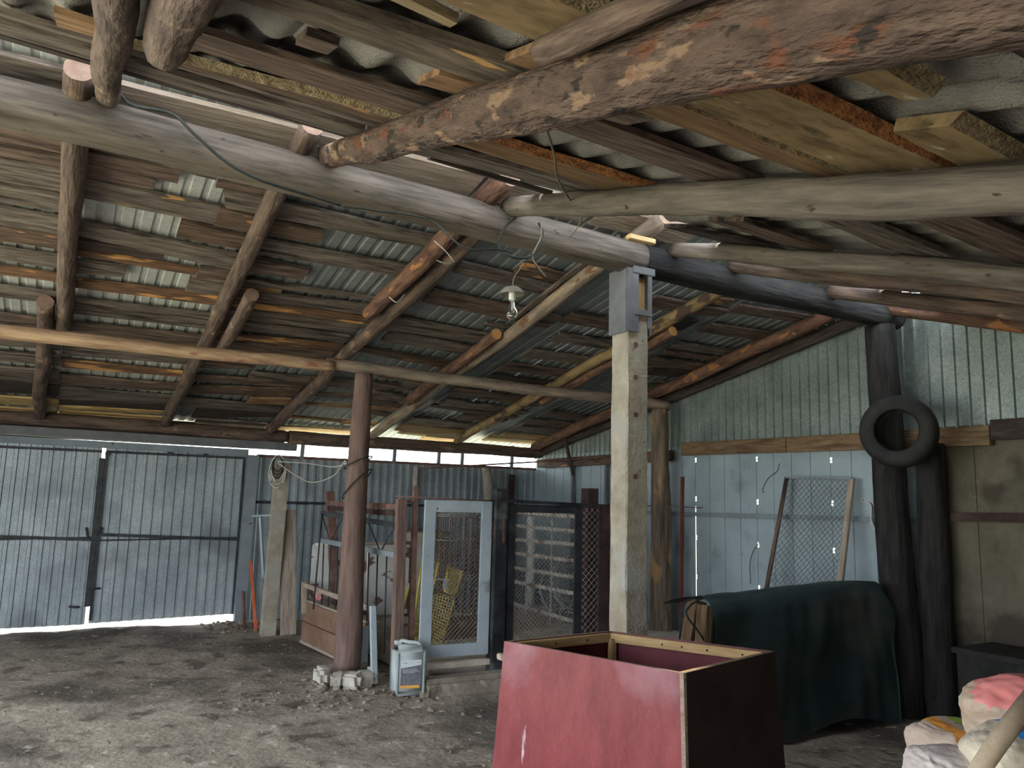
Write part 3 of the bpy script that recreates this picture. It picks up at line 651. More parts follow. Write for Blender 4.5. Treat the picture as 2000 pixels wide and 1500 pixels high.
nr(2.31, 4.2, -2.4, .062, .092, 'greylog', 'smooth grey near rafter log running to the right edge', x1=1.94)
nr(3.68, 4.2, -2.4, .055, .075, 'greylog', 'dim near rafter log third from the bark log', x1=3.92)
nr(4.25, 4.2, -2.4, .055, .07, 'browlog', 'dim brown near rafter log fourth from the bark log', x1=5.0)
nr(5.35, 4.2, -2.4, .055, .07, 'browlog', 'dim near rafter log before the gable, mostly hidden')
nr(6.13, 4.2, -2.4, .06, .07, 'redlog', 'lowest near rafter log along the dark gable')

# ---------------------------------------------------------------- pillars and posts
def prism(name, pts, z0, z1, m, parent=None):
    bm = bmesh.new(); a = [bm.verts.new((x, y, z0)) for x, y in pts]; b = [bm.verts.new((x, y, z1)) for x, y in pts]; n = len(pts)
    bm.faces.new(a[::-1]); bm.faces.new(b)
    for i in range(n): bm.faces.new((a[i], a[(i+1) % n], b[(i+1) % n], b[i]))
    return link(name, bm, m, parent)
px, py = 3.36, 4.30
p = thing('concrete_pillar', (px, py, 0), 'square concrete pillar with grey steel head under the ridge log', 'pillar')
bm = bmesh.new(); n = 40
ring = lambda z, w: [bm.verts.new((sx*w+.006*noise.noise(Vector((sx*3, sy*3, z*6))), sy*w+.006*noise.noise(Vector((sx*5, sy*4, z*5+3))), z)) for sx, sy in ((-1, -.9), (-.9, -1), (.9, -1), (1, -.9), (1, .9), (.9, 1), (-.9, 1), (-1, .9))]
R = [ring(-.1+i*(3.09)/n, .092) for i in range(n+1)]
for a, b in zip(R, R[1:]):
    for k in range(8): bm.faces.new((a[k], a[(k+1) % 8], b[(k+1) % 8], b[k]))
bm.faces.new(R[-1]); bm.faces.new(R[0][::-1])
link('shaft', bm, 'conc', p, Matrix.Translation((px, py, 0)))
o = boxo('head_block', (px+.02, py, 3.105), (.23, .11, .15), 'rawpine', p, rot=Matrix.Rotation(math.pi/2, 4, 'Y')); 
o = boxo('steel_plate', (px-.055, py-.105, 3.04), (.10, .012, .46), 'pillarsteel', p)
boxo('steel_strap', (px+.095, py-.105, 3.06), (.035, .012, .42), 'pillarsteel', p)
boxo('steel_strap', (px+.035, py-.110, 3.26), (.20, .016, .055), 'pillarsteel', p)
boxo('steel_strap', (px+.03, py-.112, 2.955), (.15, .012, .04), 'pillarsteel', p)
boxo('side_plate', (px-.105, py, 3.04), (.012, .20, .46), 'pillarsteel', p)
boxo('side_plate', (px+.112, py, 3.04), (.012, .20, .46), 'pillarsteel', p)
for z in (2.73, 2.50, 2.24, 1.82):
    bm = bmesh.new(); addtube(bm, [(0, 0, 0), (0, -.006, 0)], .018, 10); link('rust_plug', bm, 'rust', p, Matrix.Translation((px-.02, py-.092, z)))

b1 = tag(log('brown_post', (2.36, 7.10, .10), (2.38, 7.12, 2.79), .125, .085, 'paintpost', wob=.006, rough=.02, seg=14), 'brown painted wooden post on concrete blocks under the purlin', 'post')
for i, (x, y) in enumerate(((2.15, 7.02), (2.22, 6.90), (2.33, 6.85), (2.46, 6.87), (2.56, 7.0), (2.17, 7.17), (2.55, 7.18))):
    bm = bmesh.new(); box(bm, (0, 0, 0), (random.uniform(.13, .19), random.uniform(.11, .15), random.uniform(.12, .15)), bev=.035)
    for v in bm.verts: v.co += Vector([.03*noise.noise(v.co*9+Vector((i, k, 0))) for k in range(3)])
    o = link('footing_stone', bm, 'block', None, Matrix.Translation((x, y, .045)) @ Matrix.Rotation(.5+i*.9, 4, 'Z'))
    tag(o, 'rough pale concrete lump around the foot of the brown post', 'stone', 'lumps around the brown post foot')
for z0, dz in ((1.95, .12), (1.75, .28)):
    pts = [(2.37+.128*math.cos(a), 7.12+.128*math.sin(a), z0+dz*.5*math.sin(a*1.0+2.2)) for a in [math.pi*2*k/20 for k in range(21)]]
    o = tube('binding_wire', pts, .006, 'cable'); tag(o, 'dark wire slung round the brown post, %s of two' % ('upper' if z0 > 1.9 else 'lower'), 'wire', 'wires round the brown post')

tag(log('gable_post', (6.12, 7.2, -.03), (6.08, 7.2, 2.75), .135, .095, 'oldwood', wob=.02, rough=.12), 'split orange-brown round post carrying the purlin at the gable', 'post')
tag(log('ridge_post', (6.20, 4.25, -.03), (6.10, 4.27, 3.24), .150, .125, 'darklog', wob=.01, rough=.03), 'black round post under the ridge end with the tyre', 'post')
tag(log('dark_pole', (6.28, 3.985, -.03), (6.28, 3.985, 2.2), .12, .115, 'darklog', wob=.01), 'black pole behind the tyre post, right side', 'pole')
bm = bmesh.new(); box(bm, (0, 0, 0), (.10, .10, 2.1), bev=.004); p0 = at_z(470, 1220)
tag(bar('gate_post', (2.06, 10.5, -.03), (2.08, 10.5, 2.12), .14, .12, 'steel', up=(0, 1, 0)), 'grey painted square steel post at the right gate leaf', 'post'); bm.free()
tag(bar('concrete_post', (2.22, 9.62, -.05), (2.26, 9.65, 2.0), .16, .14, 'conc', up=(0, 1, 0)), 'slim concrete post hung with loose cables, right of the gate', 'post')
A = at_z(563, 1240); T = at_y(563, 996, A.y+.15)
tag(bar('leaning_plank', A, T, .18, .035, 'plank', up=(0, -1, .1)), 'short grey plank standing against the concrete post', 'plank')
A = at_z(500, 1232, .0); T = at_y(489, 1095, 10.2)
tag(bar('orange_stick', A, T, .035, .02, 'orange', up=(0, -1, .1)), 'orange painted stick leaning behind the gate post', 'stick')
tag(tube('old_pipe', [at_z(477, 1226), at_y(475, 1155, 10.3)], .02, 'rust'), 'short rusty pipe standing against the grey gate post', 'pipe')
tag(bar('light_batten', at_y(508, 1010, 10.3), at_y(519, 1215, 10.2), .03, .03, 'bluesteel'), 'slim pale grey strip leaning left of the concrete post', 'strip')
tag(bar('steel_bracket', at_y(493, 1008, 9.9), (2.21, 9.60, at_y(521, 1005, 9.75).z), .03, .02, 'bluesteel'), 'small flat steel bracket beside the concrete post', 'bracket')

# eave logs, lintel channel, studs of the daylight strip
ye = 10.42
tag(log('eave_log', (-1.9, ye, 2.42), (2.48, ye, 2.38), .080, .075, 'browlog', wob=.012), 'dark eave log above the gate lintel', 'beam', 'eave logs')
tag(log('eave_log', (2.50, ye, 2.375), (6.4, ye, 2.365), .088, .080, 'browlog', wob=.010), 'eave log over the daylight strip, right of the cables', 'beam', 'eave logs')
tag(bar('lintel', (-1.9, 10.46, 2.275), (2.62, 10.46, 2.25), .10, .10, 'pillarsteel'), 'grey steel channel lintel above both gate leaves', 'beam')
tag(bar('door_track', (-1.9, 10.50, 2.17), (2.02, 10.50, 2.15), .05, .08, 'steel'), 'long steel sliding track just above the gates', 'track')
struct(boxo('trim_1', (.2, 10.64, 2.36), (4.6, .03, .30), 'd'), 'dark fascia boards closing the eave over the gates')
tag(bar('sill_rail', (2.14, 10.55, 2.12), (6.4, 10.55, 2.12), .05, .035, 'rust'), 'thin rusty rail on top of the back wall sheets', 'rail')
tag(bar('wall_rail', (2.12, 10.56, 1.52), (6.4, 10.56, 1.52), .03, .035, 'darksteel'), 'dark horizontal angle across the back wall sheets', 'rail')
for x, lb in ((2.72, 'short stud in the daylight strip next to the cables'), (4.03, 'tall white-lit stud in the daylight strip'), (4.72, 'thin stud third along the daylight strip'), (5.1, 'wide stud fourth along the daylight strip'), (5.95, 'last stud of the daylight strip near the corner')):
    tag(bar('strip_stud', (x, 10.53, 2.10), (x+.01, 10.53, 2.46), .05, .04, 'steel', up=(0, 1, 0)), lb, 'stud', 'studs of the daylight strip')
tag(bar('wall_upright', at_y(812, 912, 10.5), at_y(803, 1100, 10.5), .05, .04, 'whitesteel', up=(0, 1, 0)), 'pale steel upright below the daylight strip', 'upright')
tag(bar('brown_upright', (5.92, 10.5, 0), (5.95, 10.5, 2.02), .09, .05, 'darkrust', up=(0, 1, 0)), 'dark upright at the right end of the back wall', 'upright')
tag(log('chalky_post', (5.55, 10.35, .1), (5.42, 10.35, 2.1), .07, .075, 'conc', end='conc', rough=.15, wob=.02), 'lumpy whitish concrete post in the far corner', 'post')
tag(tube('ceiling_rod', [at_y(820, 915, 10.3), at_y(1050, 902, 10.2), at_x(1188, 892, 6.3)], .012, 'rust'), 'thin rusty rod strung across below the daylight strip', 'rod')

tag(bar('corner_brace', at_x(1103, 852, 6.25), at_x(1119, 928, 6.25), .05, .03, 'd', up=(1, 0, 0)), 'dark wooden brace at the far gable corner under the rafter', 'brace')
for x, y1, lb in ((1119, 1000, 'dark stud on the gable beside the corner brace'), (1184, 1010, 'dark stud on the gable just left of the concrete pillar')):
    A = at_x(x, 900, 6.36); tag(bar('wall_stud', (6.37, A.y, 0), (6.37, A.y, 2.15), .05, .05, 'pillarsteel', up=(1, 0, 0)), lb, 'stud', 'gable studs')

# ---------------------------------------------------------------- bulb and wiring on the ridge
s0 = at_y(1001, 570, 4.32)
L = thing('ceiling_lamp', s0, 'clear light bulb with small dusty shade hanging by the ridge', 'lamp')
def lathe(name, prof, c, m, parent=None, seg=24, mw=None):
    bm = bmesh.new(); R = []
    for (r, z) in prof: R.append([bm.verts.new((r*math.cos(2*math.pi*k/seg), r*math.sin(2*math.pi*k/seg), z)) for k in range(seg)])
    for a, b in zip(R, R[1:]):
        for k in range(seg):
            f = bm.faces.new((a[k], a[(k+1) % seg], b[(k+1) % seg], b[k])); f.smooth = True
    if prof[0][0] > 1e-4 and name not in ('shade', 'tire', 'rim'): bm.faces.new(R[0][::-1])
    if prof[-1][0] > 1e-4 and name not in ('shade', 'tire', 'rim'): bm.faces.new(R[-1])
    return link(name, bm, m, parent, mw if mw is not None else Matrix.Translation(c))
lathe('shade', [(0.0144, 0.0345), (0.0360, 0.0322), (0.0600, 0.0184), (0.0744, -0.0046), (0.0792, -0.0184), (0.0744, -0.0184), (0.0696, -0.0046), (0.0552, 0.0138), (0.0144, 0.0253)], s0, 'enamel', L)
lathe('socket', [(0.0120, 0.0230), (0.0240, 0.0172), (0.0240, -0.0517), (0.0192, -0.0575)], s0, 'porcelain', L)
lathe('bulb', [(0.0156, -0.0552), (0.0168, -0.0747), (0.0240, -0.0978), (0.0360, -0.1184), (0.0408, -0.1403), (0.0360, -0.1633), (0.0216, -0.1782), (0.0012, -0.1840)], s0, 'bulbglass', L)
lathe('filament_stem', [(0.0036, -0.0575), (0.0060, -0.1035), (0.0024, -0.1207)], s0, 'porcelain', L, seg=8)
tube('cord', [s0+Vector((0, 0, .03)), s0+Vector((.01, .0, .10)), at_y(1020, 520, 4.32)], .004, 'tancable', L, sm=5)
def cab(name, pts, r, m, lb, cat='cable', group=None):
    return tag(tube(name, pts, r, m, sm=7, seg=7), lb, cat, group)
Y0 = 4.12
cab('cable', [at_y(230, 175, 4.12), at_y(258, 205, 4.10), at_y(335, 222, 4.10), at_y(380, 262, 4.105), at_y(440, 315, 4.11), at_y(500, 348, 4.11), at_y(560, 368, 4.12), at_y(665, 400, 4.15)], .009, 'cable', 'dark green cable drooping across the ridge beam at left')
cab('cable', [at_y(665, 402, 4.15), at_y(740, 412, 4.13), at_y(840, 430, 4.2), at_y(905, 483, 4.12), at_y(965, 487, 4.11), at_y(1000, 492, 4.1)], .006, 'cable', 'thin dark cable along the underside of the ridge beam')
cab('cable', [at_y(1008, 425, 4.125), at_y(985, 445, 4.115), at_y(974, 480, 4.12), at_y(995, 500, 4.1), at_y(1030, 503, 4.1), at_y(1050, 485, 4.11), at_y(1060, 455, 4.12), at_y(1052, 435, 4.13)], .0085, 'cable', 'black cable looped round the ridge beam above the lamp')
cab('cable', [at_y(1057, 440, 4.115), at_y(1056, 465, 4.11), at_y(1040, 500, 4.1), at_y(1050, 520, 4.1), at_y(1066, 540, 4.1)], .005, 'tancable', 'pale twisted cord round the ridge beam above the lamp')
cab('cable', [at_y(1040, 503, 4.1), at_y(1052, 530, 4.12), at_y(1068, 548, 4.15), at_y(1055, 560, 4.2), at_y(1040, 553, 4.25), at_y(1020, 545, 4.3)], .004, 'cable', 'thin knotted wire dangling beside the lamp shade')
n1 = 3.0
def nyr(x, y, X=1.12): return at_x(x, y, X)
cab('cable', [at_y(1066, 248, 2.0), at_y(1082, 300, 2.4), at_y(1090, 350, 2.9), at_y(1118, 398, 3.4), at_y(1136, 428, 3.8), at_y(1112, 465, 4.0)], .0045, 'tancable', 'thin old cable hanging from the bark log to the ridge')
cab('cable', [at_x(1055, 150, 1.06), at_x(1100, 125, 1.05), at_x(1165, 112, 1.045), at_x(1250, 118, 1.04), at_x(1330, 100, 1.04), at_x(1420, 60, 1.035)], .006, 'cable', 'black cable lying along the top of the bark log')
tag(tube('twine_tuft', [at_x(1545, 18, 1.03), at_x(1550, 32, 1.02), at_x(1554, 54, 1.015)], [.003, .006, .007], 'whitecable', sm=0), 'white frayed twine stuck on the bark log at top right', 'twine')
# the coil of old cable on top of the concrete post
cp = at_y(540, 905, 9.6)
for k in range(6):
    a0 = k*1.1; rr = .06+.012*k
    pts = [cp+Vector((rr*math.cos(a0+t)*(.8), -.08+.02*math.sin(t*2+k), rr*1.6*math.sin(a0+t)-.02*k)) for t in [i*.42 for i in range(15)]]
    cab('cable', pts, .007, 'cable' if k < 3 else 'whitecable', 'tangled cable loop hung on the slim concrete post', 'cable', 'cable loops on the concrete post')
cab('cable', [cp+Vector((0, -.08, .02)), at_y(600, 905, 9.3), at_y(650, 912, 8.3), at_y(676, 905, 7.1)], .006, 'whitecable', 'upper white cable slung from concrete post to brown post')
cab('cable', [cp+Vector((0, -.08, 0)), at_y(580, 930, 9.3), at_y(610, 942, 8.8), at_y(650, 930, 8.0), at_y(674, 900, 7.1)], .006, 'whitecable', 'lower sagging white cable from concrete post to brown post')
for i, (a, b, c) in enumerate((((848, 470), (870, 490), (888, 512)), ((838, 500), (862, 512), (885, 515)), ((760, 580), (775, 590), (790, 575)))):
    cab('tie_wire', [at_y(*a, 4.75+.3*i), at_y(*b, 4.72+.3*i), at_y(*c, 4.75+.3*i)], .004, 'whitecable', 'white tie wire round the reddish third rafter, %s one' % ('upper', 'middle', 'lower')[i], 'wire', 'tie wires on the third rafter')

# ---------------------------------------------------------------- gable fittings
XG = 6.36
tag(bar('wall_plank', (XG, 7.12, 2.29), (XG, 5.55, 2.27), .05, .15, 'wallplank'), 'long brown plank on the gable left of its joint', 'plank', 'planks along the gable')
tag(bar('wall_plank', (XG, 5.54, 2.27), (XG, 3.52, 2.25), .05, .155, 'wallplank'), 'brown gable plank reaching behind the tyre', 'plank', 'planks along the gable')
tag(bar('wall_plank', (XG-.02, 3.5, 2.29), (XG-.02, 1.0, 2.28), .05, .16, 'd'), 'dark plank on the gable right of the tyre', 'plank', 'planks along the gable')
tag(bar('wall_plank', (XG, 10.4, 2.20), (XG, 7.3, 2.22), .06, .13, 'bO'), 'brown gable plank between far corner and split post', 'plank', 'planks along the gable')
tag(bar('wall_rail', (XG+.02, 10.4, 1.50), (XG+.02, 3.9, 1.56), .04, .045, 'steel'), 'thin grey steel rail across the pale gable panels', 'rail', 'gable rails')
tag(bar('wall_rail', (XG, 3.9, 1.60), (XG, 1.0, 1.66), .05, .07, 'darkrust'), 'dark rail across the dusty panels right of the tyre', 'rail', 'gable rails')
tag(bar('angle_iron', at_x(1330, 1250, 6.22), at_x(1333, 931, 6.22), .035, .035, 'redsteel', up=(1, 0, 0)), 'red-brown angle iron standing right of the split post', 'angle iron')
tag(tube('thin_rod', [at_x(1190, 985, 6.1), at_x(1330, 990, 6.1), at_x(1372, 992, 6.25)], .006, 'rust'), 'thin rusty rod passing behind the split post', 'rod')
cab('wire', [at_x(1522, 905, 6.33), at_x(1518, 920, 6.33), at_x(1500, 935, 6.33), at_x(1490, 955, 6.33), at_x(1492, 963, 6.33)], .004, 'cable', 'bent black wire hanging from the gable plank', 'wire')
cab('wire', [at_x(1483, 1060, 6.415), at_x(1472, 1075, 6.39), at_x(1465, 1100, 6.36), at_x(1466, 1140, 6.36)], .004, 'cable', 'curved black wire hanging on the pale panels', 'wire')
for i, (dx, m) in enumerate(((0, 'whitecable'), (6, 'whitecable'), (3, 'cable'))):
    cab('hung_cable', [at_x(1682+dx, 978, 6.2), at_x(1700+dx, 985, 6.2), at_x(1702+dx*1.5, 1020, 6.2), at_x(1722, 1052, 6.2)], .006, m, 'cable loop hanging left of the black post', 'cable', 'cable loops left of the black post')
# framed wire mesh panel leaning on the gable
def mesh_panel(c00, c10, c11, c01, pitch, r, m, parent=None, name='wire_mesh'):
    """diamond mesh in the quad c00 c10 c11 c01"""
    c00, c10, c11, c01 = map(Vector, (c00, c10, c11, c01)); W = ((c10-c00).length+(c11-c01).length)/2; Hh = ((c01-c00).length+(c11-c10).length)/2
    def P(x, y): u = x/W; v = y/Hh; return (c00*(1-u)+c10*u)*(1-v)+(c01*(1-u)+c11*u)*v
    nrm = (c10-c00).cross(c01-c00).normalized(); bm = bmesh.new(); s = 1.0
    for sg in (1, -1):
        k = -Hh if sg > 0 else 0
        while k < W+(Hh if sg < 0 else 0):
            # line x = k + sg*y
            ya, yb = 0, Hh
            if sg > 0: ya = max(0, -k); yb = min(Hh, W-k)
            else: ya = max(0, k-W); yb = min(Hh, k)
            if yb-ya > pitch*.4:
                addtube(bm, [P(k+sg*ya, ya)+nrm*r*sg, P(k+sg*yb, yb)+nrm*r*sg], r, 3)
            k += pitch*1.414
    return link(name, bm, m, parent)
fa, fb, fc, fd = at_x(1494, 1165, 6.10), at_x(1640, 1150, 6.10), at_x(1664, 935, 6.32), at_x(1537, 932, 6.32)
mf = thing('chicken_wire_screen', fa, 'wood-framed chicken wire panel leaning on the pale gable', 'mesh panel')
q = lambda a, b, t: a+(b-a)*t
e1 = q(fd, fa, 1.50); e2 = q(fc, fb, 1.86)
bar('frame_bar', e1, fd, .045, .02, 'b', mf, up=(1, 0, .2)); bar('frame_bar', e2, fc, .055, .03, 'plank', mf, up=(1, 0, .2)); bar('frame_bar', fd, fc, .05, .02, 'steel', mf, up=(0, 0, 1))
mesh_panel(fa, fb, fc, fd, .045, .0022, 'darkwire', mf)
# tyre hung on the black post
tc = at_x(1755, 843, 5.93)
T = thing('tire', tc, 'old black tyre hanging on the black post', 'tyre')
prof = [(.190, -.07), (.205, -.085), (.26, -.095), (.31, -.088), (.333, -.06), (.340, -.02), (.340, .02), (.333, .06), (.31, .088), (.26, .095), (.205, .085), (.190, .07), (.235, .05), (.30, .03), (.30, -.03), (.235, -.05), (.190, -.07)]
vdir = Vector((-.93, -.35, .06)).normalized(); mw = Matrix.Translation(tc) @ vdir.to_track_quat('Z', 'Y').to_matrix().to_4x4()
bm = bmesh.new(); seg = 56; R = []
for (r, z) in prof: r *= .88; R.append([bm.verts.new(((r+(.004 if (k % 2 and r > .33) else 0))*math.cos(2*math.pi*k/seg), (r+(.004 if (k % 2 and r > .33) else 0))*math.sin(2*math.pi*k/seg), z)) for k in range(seg)])
for a, b in zip(R, R[1:]):
    for k in range(seg): f = bm.faces.new((a[k], a[(k+1) % seg], b[(k+1) % seg], b[k])); f.smooth = True
link('tread', bm, 'rubber', T, mw)
# tarpaulin over a long low stack
x0, x1, yf, yb = 4.02, 5.92, 4.16, 4.62
tp = [at_y(1372, 1166, yf+.06), at_y(1455, 1158, yf+.06), at_y(1560, 1146, yf+.05), at_y(1640, 1137, yf+.05), at_y(1715, 1135, yf+.05), at_y(1728, 1165, yf+.02)]
def tz(x):
    for a, b in zip(tp, tp[1:]):
        if a.x <= x <= b.x: return a.z+(b.z-a.z)*(x-a.x)/(b.x-a.x)
    return tp[0].z if x < tp[0].x else tp[-1].z
bm = bmesh.new(); nx, nf, nb = 60, 40, 14; G_ = []
for i in range(nx+1):
    x = tp[0].x+(5.93-tp[0].x)*i/nx; col_ = []; zt = tz(x)
    for j in range(nf+nb+1):
        if j <= nf:
            t = j/nf; z = .03+.04*math.sin(x*5)*(1-t)+(zt-.06)*t; y = yf-.02-.10*(1-t)*(.5+.5*math.sin(x*2.2))+.05*noise.noise(Vector((x*2.5, z*1.6, 4)))*(1-abs(2*t-1)*.4)+.02*noise.noise(Vector((x*7, z*2.5, 4)))
            if t > .93: y += (t-.93)*.5
        else:
            t = (j-nf)/nb; y = yf+.03+(yb-yf)*t; z = zt+.01*noise.noise(Vector((x*4, y*4, 0)))-.10*t*t
        col_.append(bm.verts.new((x+(.04*noise.noise(Vector((z*3, 0, 8))) if i in (0, nx) else 0)-(.05*(1-j/nf) if (i == nx and j < nf) else 0), y, z)))
    G_.append(col_)
for i in range(nx):
    for j in range(nf+nb):
        f = bm.faces.new((G_[i][j], G_[i+1][j], G_[i+1][j+1], G_[i][j+1])); f.smooth = True
tag(link('tarpaulin', bm, 'tarp'), 'dark green tarpaulin draped over a stack by the gable', 'tarpaulin')
st = thing('timber_stack', (4.9, 4.45, 0), 'timber stack hidden under the dark tarpaulin', 'stack')
boxo('beam', (4.95, 4.42, .42), (1.75, .34, .80), 'd', st)
A = at_y(1345, 1262, 4.25); A2 = at_y(1385, 1262, 4.3); 
tag(bar('timber_end', at_y(1318, 1440, 4.30), at_y(1362, 1174, 4.38), .10, .10, 'wallplank', up=(0, -1, 0)), 'sawn timber beam leaning under the left tarpaulin edge', 'beam', 'leaning timbers by the tarpaulin')
tag(bar('timber_end', at_y(1362, 1450, 4.16), at_y(1378, 1182, 4.2), .07, .10, 'wallplank', up=(0, -1, 0)), 'second sawn timber beam, right beside the first one', 'beam', 'leaning timbers by the tarpaulin')
cab('rope', [at_y(1327, 1250, 4.2), at_y(1334, 1185, 4.2), at_y(1350, 1170, 4.2), at_y(1370, 1166, 4.2), at_y(1340, 1195, 4.15), at_y(1365, 1235, 4.15), at_y(1382, 1262, 4.15)], .007, 'cable', 'dark cord tied round the leaning timber ends', 'cord')
tag(tube('tarp_stake', [at_z(1701, 1385), at_y(1722, 1300, 4.2)], .012, 'palelog'), 'pale short stake at the tarpaulin lower right corner', 'stake')
# black chest at the foot of the dusty gable
ch = at_x(1856, 1275, 6.3)
bx = thing('dark_chest', (6.1, 3.0, 0), 'black low chest against the dusty gable wall', 'chest')
boxo('body', (6.12, 2.75, .30), (.5, 1.7, .62), 'rubber', bx); boxo('lid', (6.11, 2.75, .63), (.54, 1.74, .04), 'rubber', bx)

# ---------------------------------------------------------------- the pen
tag(boxo('pen_slab', (4.6, 8.0, .10), (3.3, 2.86, .22), 'slab', bev=.01), 'raised concrete slab floor of the pen', 'slab')
def post(name, a, zt, w, m, lb, grp='pen posts', top=None):
    return tag(bar(name, a, top or (a[0]+.005, a[1], zt), w, w, m, up=(0, 1, 0)), lb, 'post', grp)
post('pen_post', (3.53, 6.46, -.03), 1.74, .12, 'blacksteel', 'sooty steel post between the two pen gates')
post('pen_post', (4.78, 6.78, .2), 1.78, .13, 'darkrust', 'tall rusty box post behind the open mesh gate')
A = at_z(779, 1345)
post('pen_post', (A.x-.03, A.y, -.03), 1.6, .085, 'paintpost', 'brown wooden pen post behind the grey canister', top=at_y(784, 975, A.y))
post('pen_post', (2.78, 6.62, .0), 1.74, .045, 'rust', 'slim red-brown post hinged to the blue-grey gate', top=at_y(812, 950, 6.62))
post('pen_post', (2.84, 8.9, .0), 1.75, .09, 'rust', 'far brown pen post seen left of the brown post', top=at_y(644, 960, 8.9))
def gate(name, a, b, z0, z1, w, m, lb, fm='blacksteel'):
    a, b = Vector(a), Vector(b); g = thing(name, (a.x, a.y, z0), lb, 'gate'); d = (b-a).normalized(); n = Vector((-d.y, d.x, 0)); A = lambda t, z: Vector((a.x+d.x*t, a.y+d.y*t, z)); Ln = (b-a).length
    bar('stile', A(w/2, z0), A(w/2, z1), w, .03, m, g, up=n); bar('stile', A(Ln-w/2, z0), A(Ln-w/2, z1), w, .03, m, g, up=n)
    bar('rail', A(w, z1-w/2), A(Ln-w, z1-w/2), .03, w, m, g); bar('rail', A(w, z0+w/2), A(Ln-w, z0+w/2), .03, w, m, g)
    mesh_panel(A(w*.8, z0+w*.8), A(Ln-w*.8, z0+w*.8), A(Ln-w*.8, z1-w*.8), A(w*.8, z1-w*.8), .030, .0021, 'meshwire', g)
    return g
g1 = gate('pen_gate', (2.80, 6.50), (3.46, 6.47), .26, 1.62, .105, 'bluesteel', 'blue-grey framed mesh gate left of the sooty post')
boxo('gate_corner', (3.40, 6.45, 1.53), (.10, .012, .16), 'bluesteel', g1); tube('hinge', [(3.48, 6.42, 1.28), (3.48, 6.42, 1.44)], .018, 'darkrust', g1)
g2 = gate('pen_gate', (3.62, 6.44), (4.42, 6.40), .28, 1.60, .075, 'blacksteel', 'sooty framed mesh gate right of the sooty post')
ff = thing('mesh_screen', (4.45, 6.35, 0), 'black angle-iron screen with loose chicken wire by the rusty post', 'screen')
bar('angle_bar', (3.60, 6.40, 1.63), (4.66, 6.36, 1.605), .03, .03, 'blacksteel', ff); bar('angle_bar', (4.66, 6.36, .1), (4.66, 6.36, 1.62), .13, .03, 'darkrust', ff, up=(0, 1, 0))
mesh_panel((4.42, 6.38, .4), (4.62, 6.37, .4), (4.62, 6.37, 1.58), (4.42, 6.38, 1.58), .045, .002, 'wire', ff)
tag(tube('hinge_pin', [(3.55, 6.38, 1.24), (3.55, 6.38, 1.46)], .02, 'darkrust'), 'rusty hinge barrel on the sooty pen post', 'hinge')
tag(tube('hanger_wire', [at_y(772, 969, 6.55), at_y(905, 976, 6.5), at_y(970, 978, 6.45)], .006, 'rust'), 'rusty rod running along the top of the blue-grey gate', 'rod')
tag(boxo('curb', (3.15, 6.50, .195), (.72, .12, .05), 'slab'), 'pale concrete curb under the blue-grey gate', 'curb')
bm = bmesh.new(); box(bm, (0, 0, 0), (2.5, .20, .20), bev=.04)
bmesh.ops.subdivide_edges(bm, edges=bm.edges[:], cuts=5, use_grid_fill=True)
for v in bm.verts: v.co += v.co.normalized()*.02*noise.noise(v.co*9)
tag(link('earth_bank', bm, 'dirt', None, Matrix.Translation((4.0, 6.34, .03))), 'crumbled earth bank below the pen gates', 'bank')
# left side of the pen: frame with two flat rails, truss panel and bars
fr = thing('pen_fence', (2.72, 6.7, 0), 'dark steel truss and bar fence beside the brown post', 'fence')
def fpt(x, y, Y): return at_y(x, y, Y)
for (a, b, w, m) in (((640, 982), (775, 990), .05, 'rust'), ((642, 992), (772, 1003), .05, 'darkrust'), ((628, 1002), (772, 1025), .05, 'darksteel'), ((625, 1055), (772, 1084), .05, 'steel')):
    bar('rail', fpt(*a, 8.7), fpt(*b, 6.8), .03, w, m, fr)
for i in range(6):
    def S(t, top): 
        a, b = (fpt(628, 1002, 8.7), fpt(772, 1025, 6.8)) if top else (fpt(625, 1055, 8.7), fpt(772, 1084, 6.8)); return a+(b-a)*t
    tube('brace', [S(i/6, i % 2 == 0), S((i+1)/6, i % 2 == 1)], .007, 'darksteel', fr)
for i in range(9):
    p1 = S((i+.6)/9.5, False); tube('bar', [p1, (p1.x+.02, p1.y, .22)], .008, 'darksteel', fr)
tube('leaning_rod', [fpt(629, 1003, 8.6), fpt(612, 1190, 8.5)], .009, 'darksteel', fr)
for y in (980, 1083, 1221):
    bar('short_rung', at_y(782, y, 6.66), at_y(808, y-1, 6.6), .02, .02, 'rust', fr)
pp = thing('painted_panel', at_y(700, 1080, 9.0), 'whitish board with flaking brown paint inside the pen', 'panel')
bm = bmesh.new(); a, b = at_y(606, 1118, 9.15), at_y(800, 1068, 9.0); box(bm, (0, 0, 0), ((b-a).length, .02, .82), bev=.004)
bm2 = link('sheet', bm, 'peel', pp, Matrix.Translation(((a.x+b.x)/2, 9.05, .66)))
tube('rim', [(a.x, 9.03, 1.075), (b.x, 9.0, 1.09)], .015, 'whitesteel', pp)
tag(tube('hanging_rope', [at_y(719, 1070, 7.5), at_y(716, 1150, 7.5)], .008, 'whitecable'), 'white rope end hanging inside the bar fence', 'rope')
tag(boxo('red_bag', at_y(622, 1172, 8.9), (.10, .06, .17), 'redcloth', bev=.03), 'small red and white bag behind the trough', 'bag')
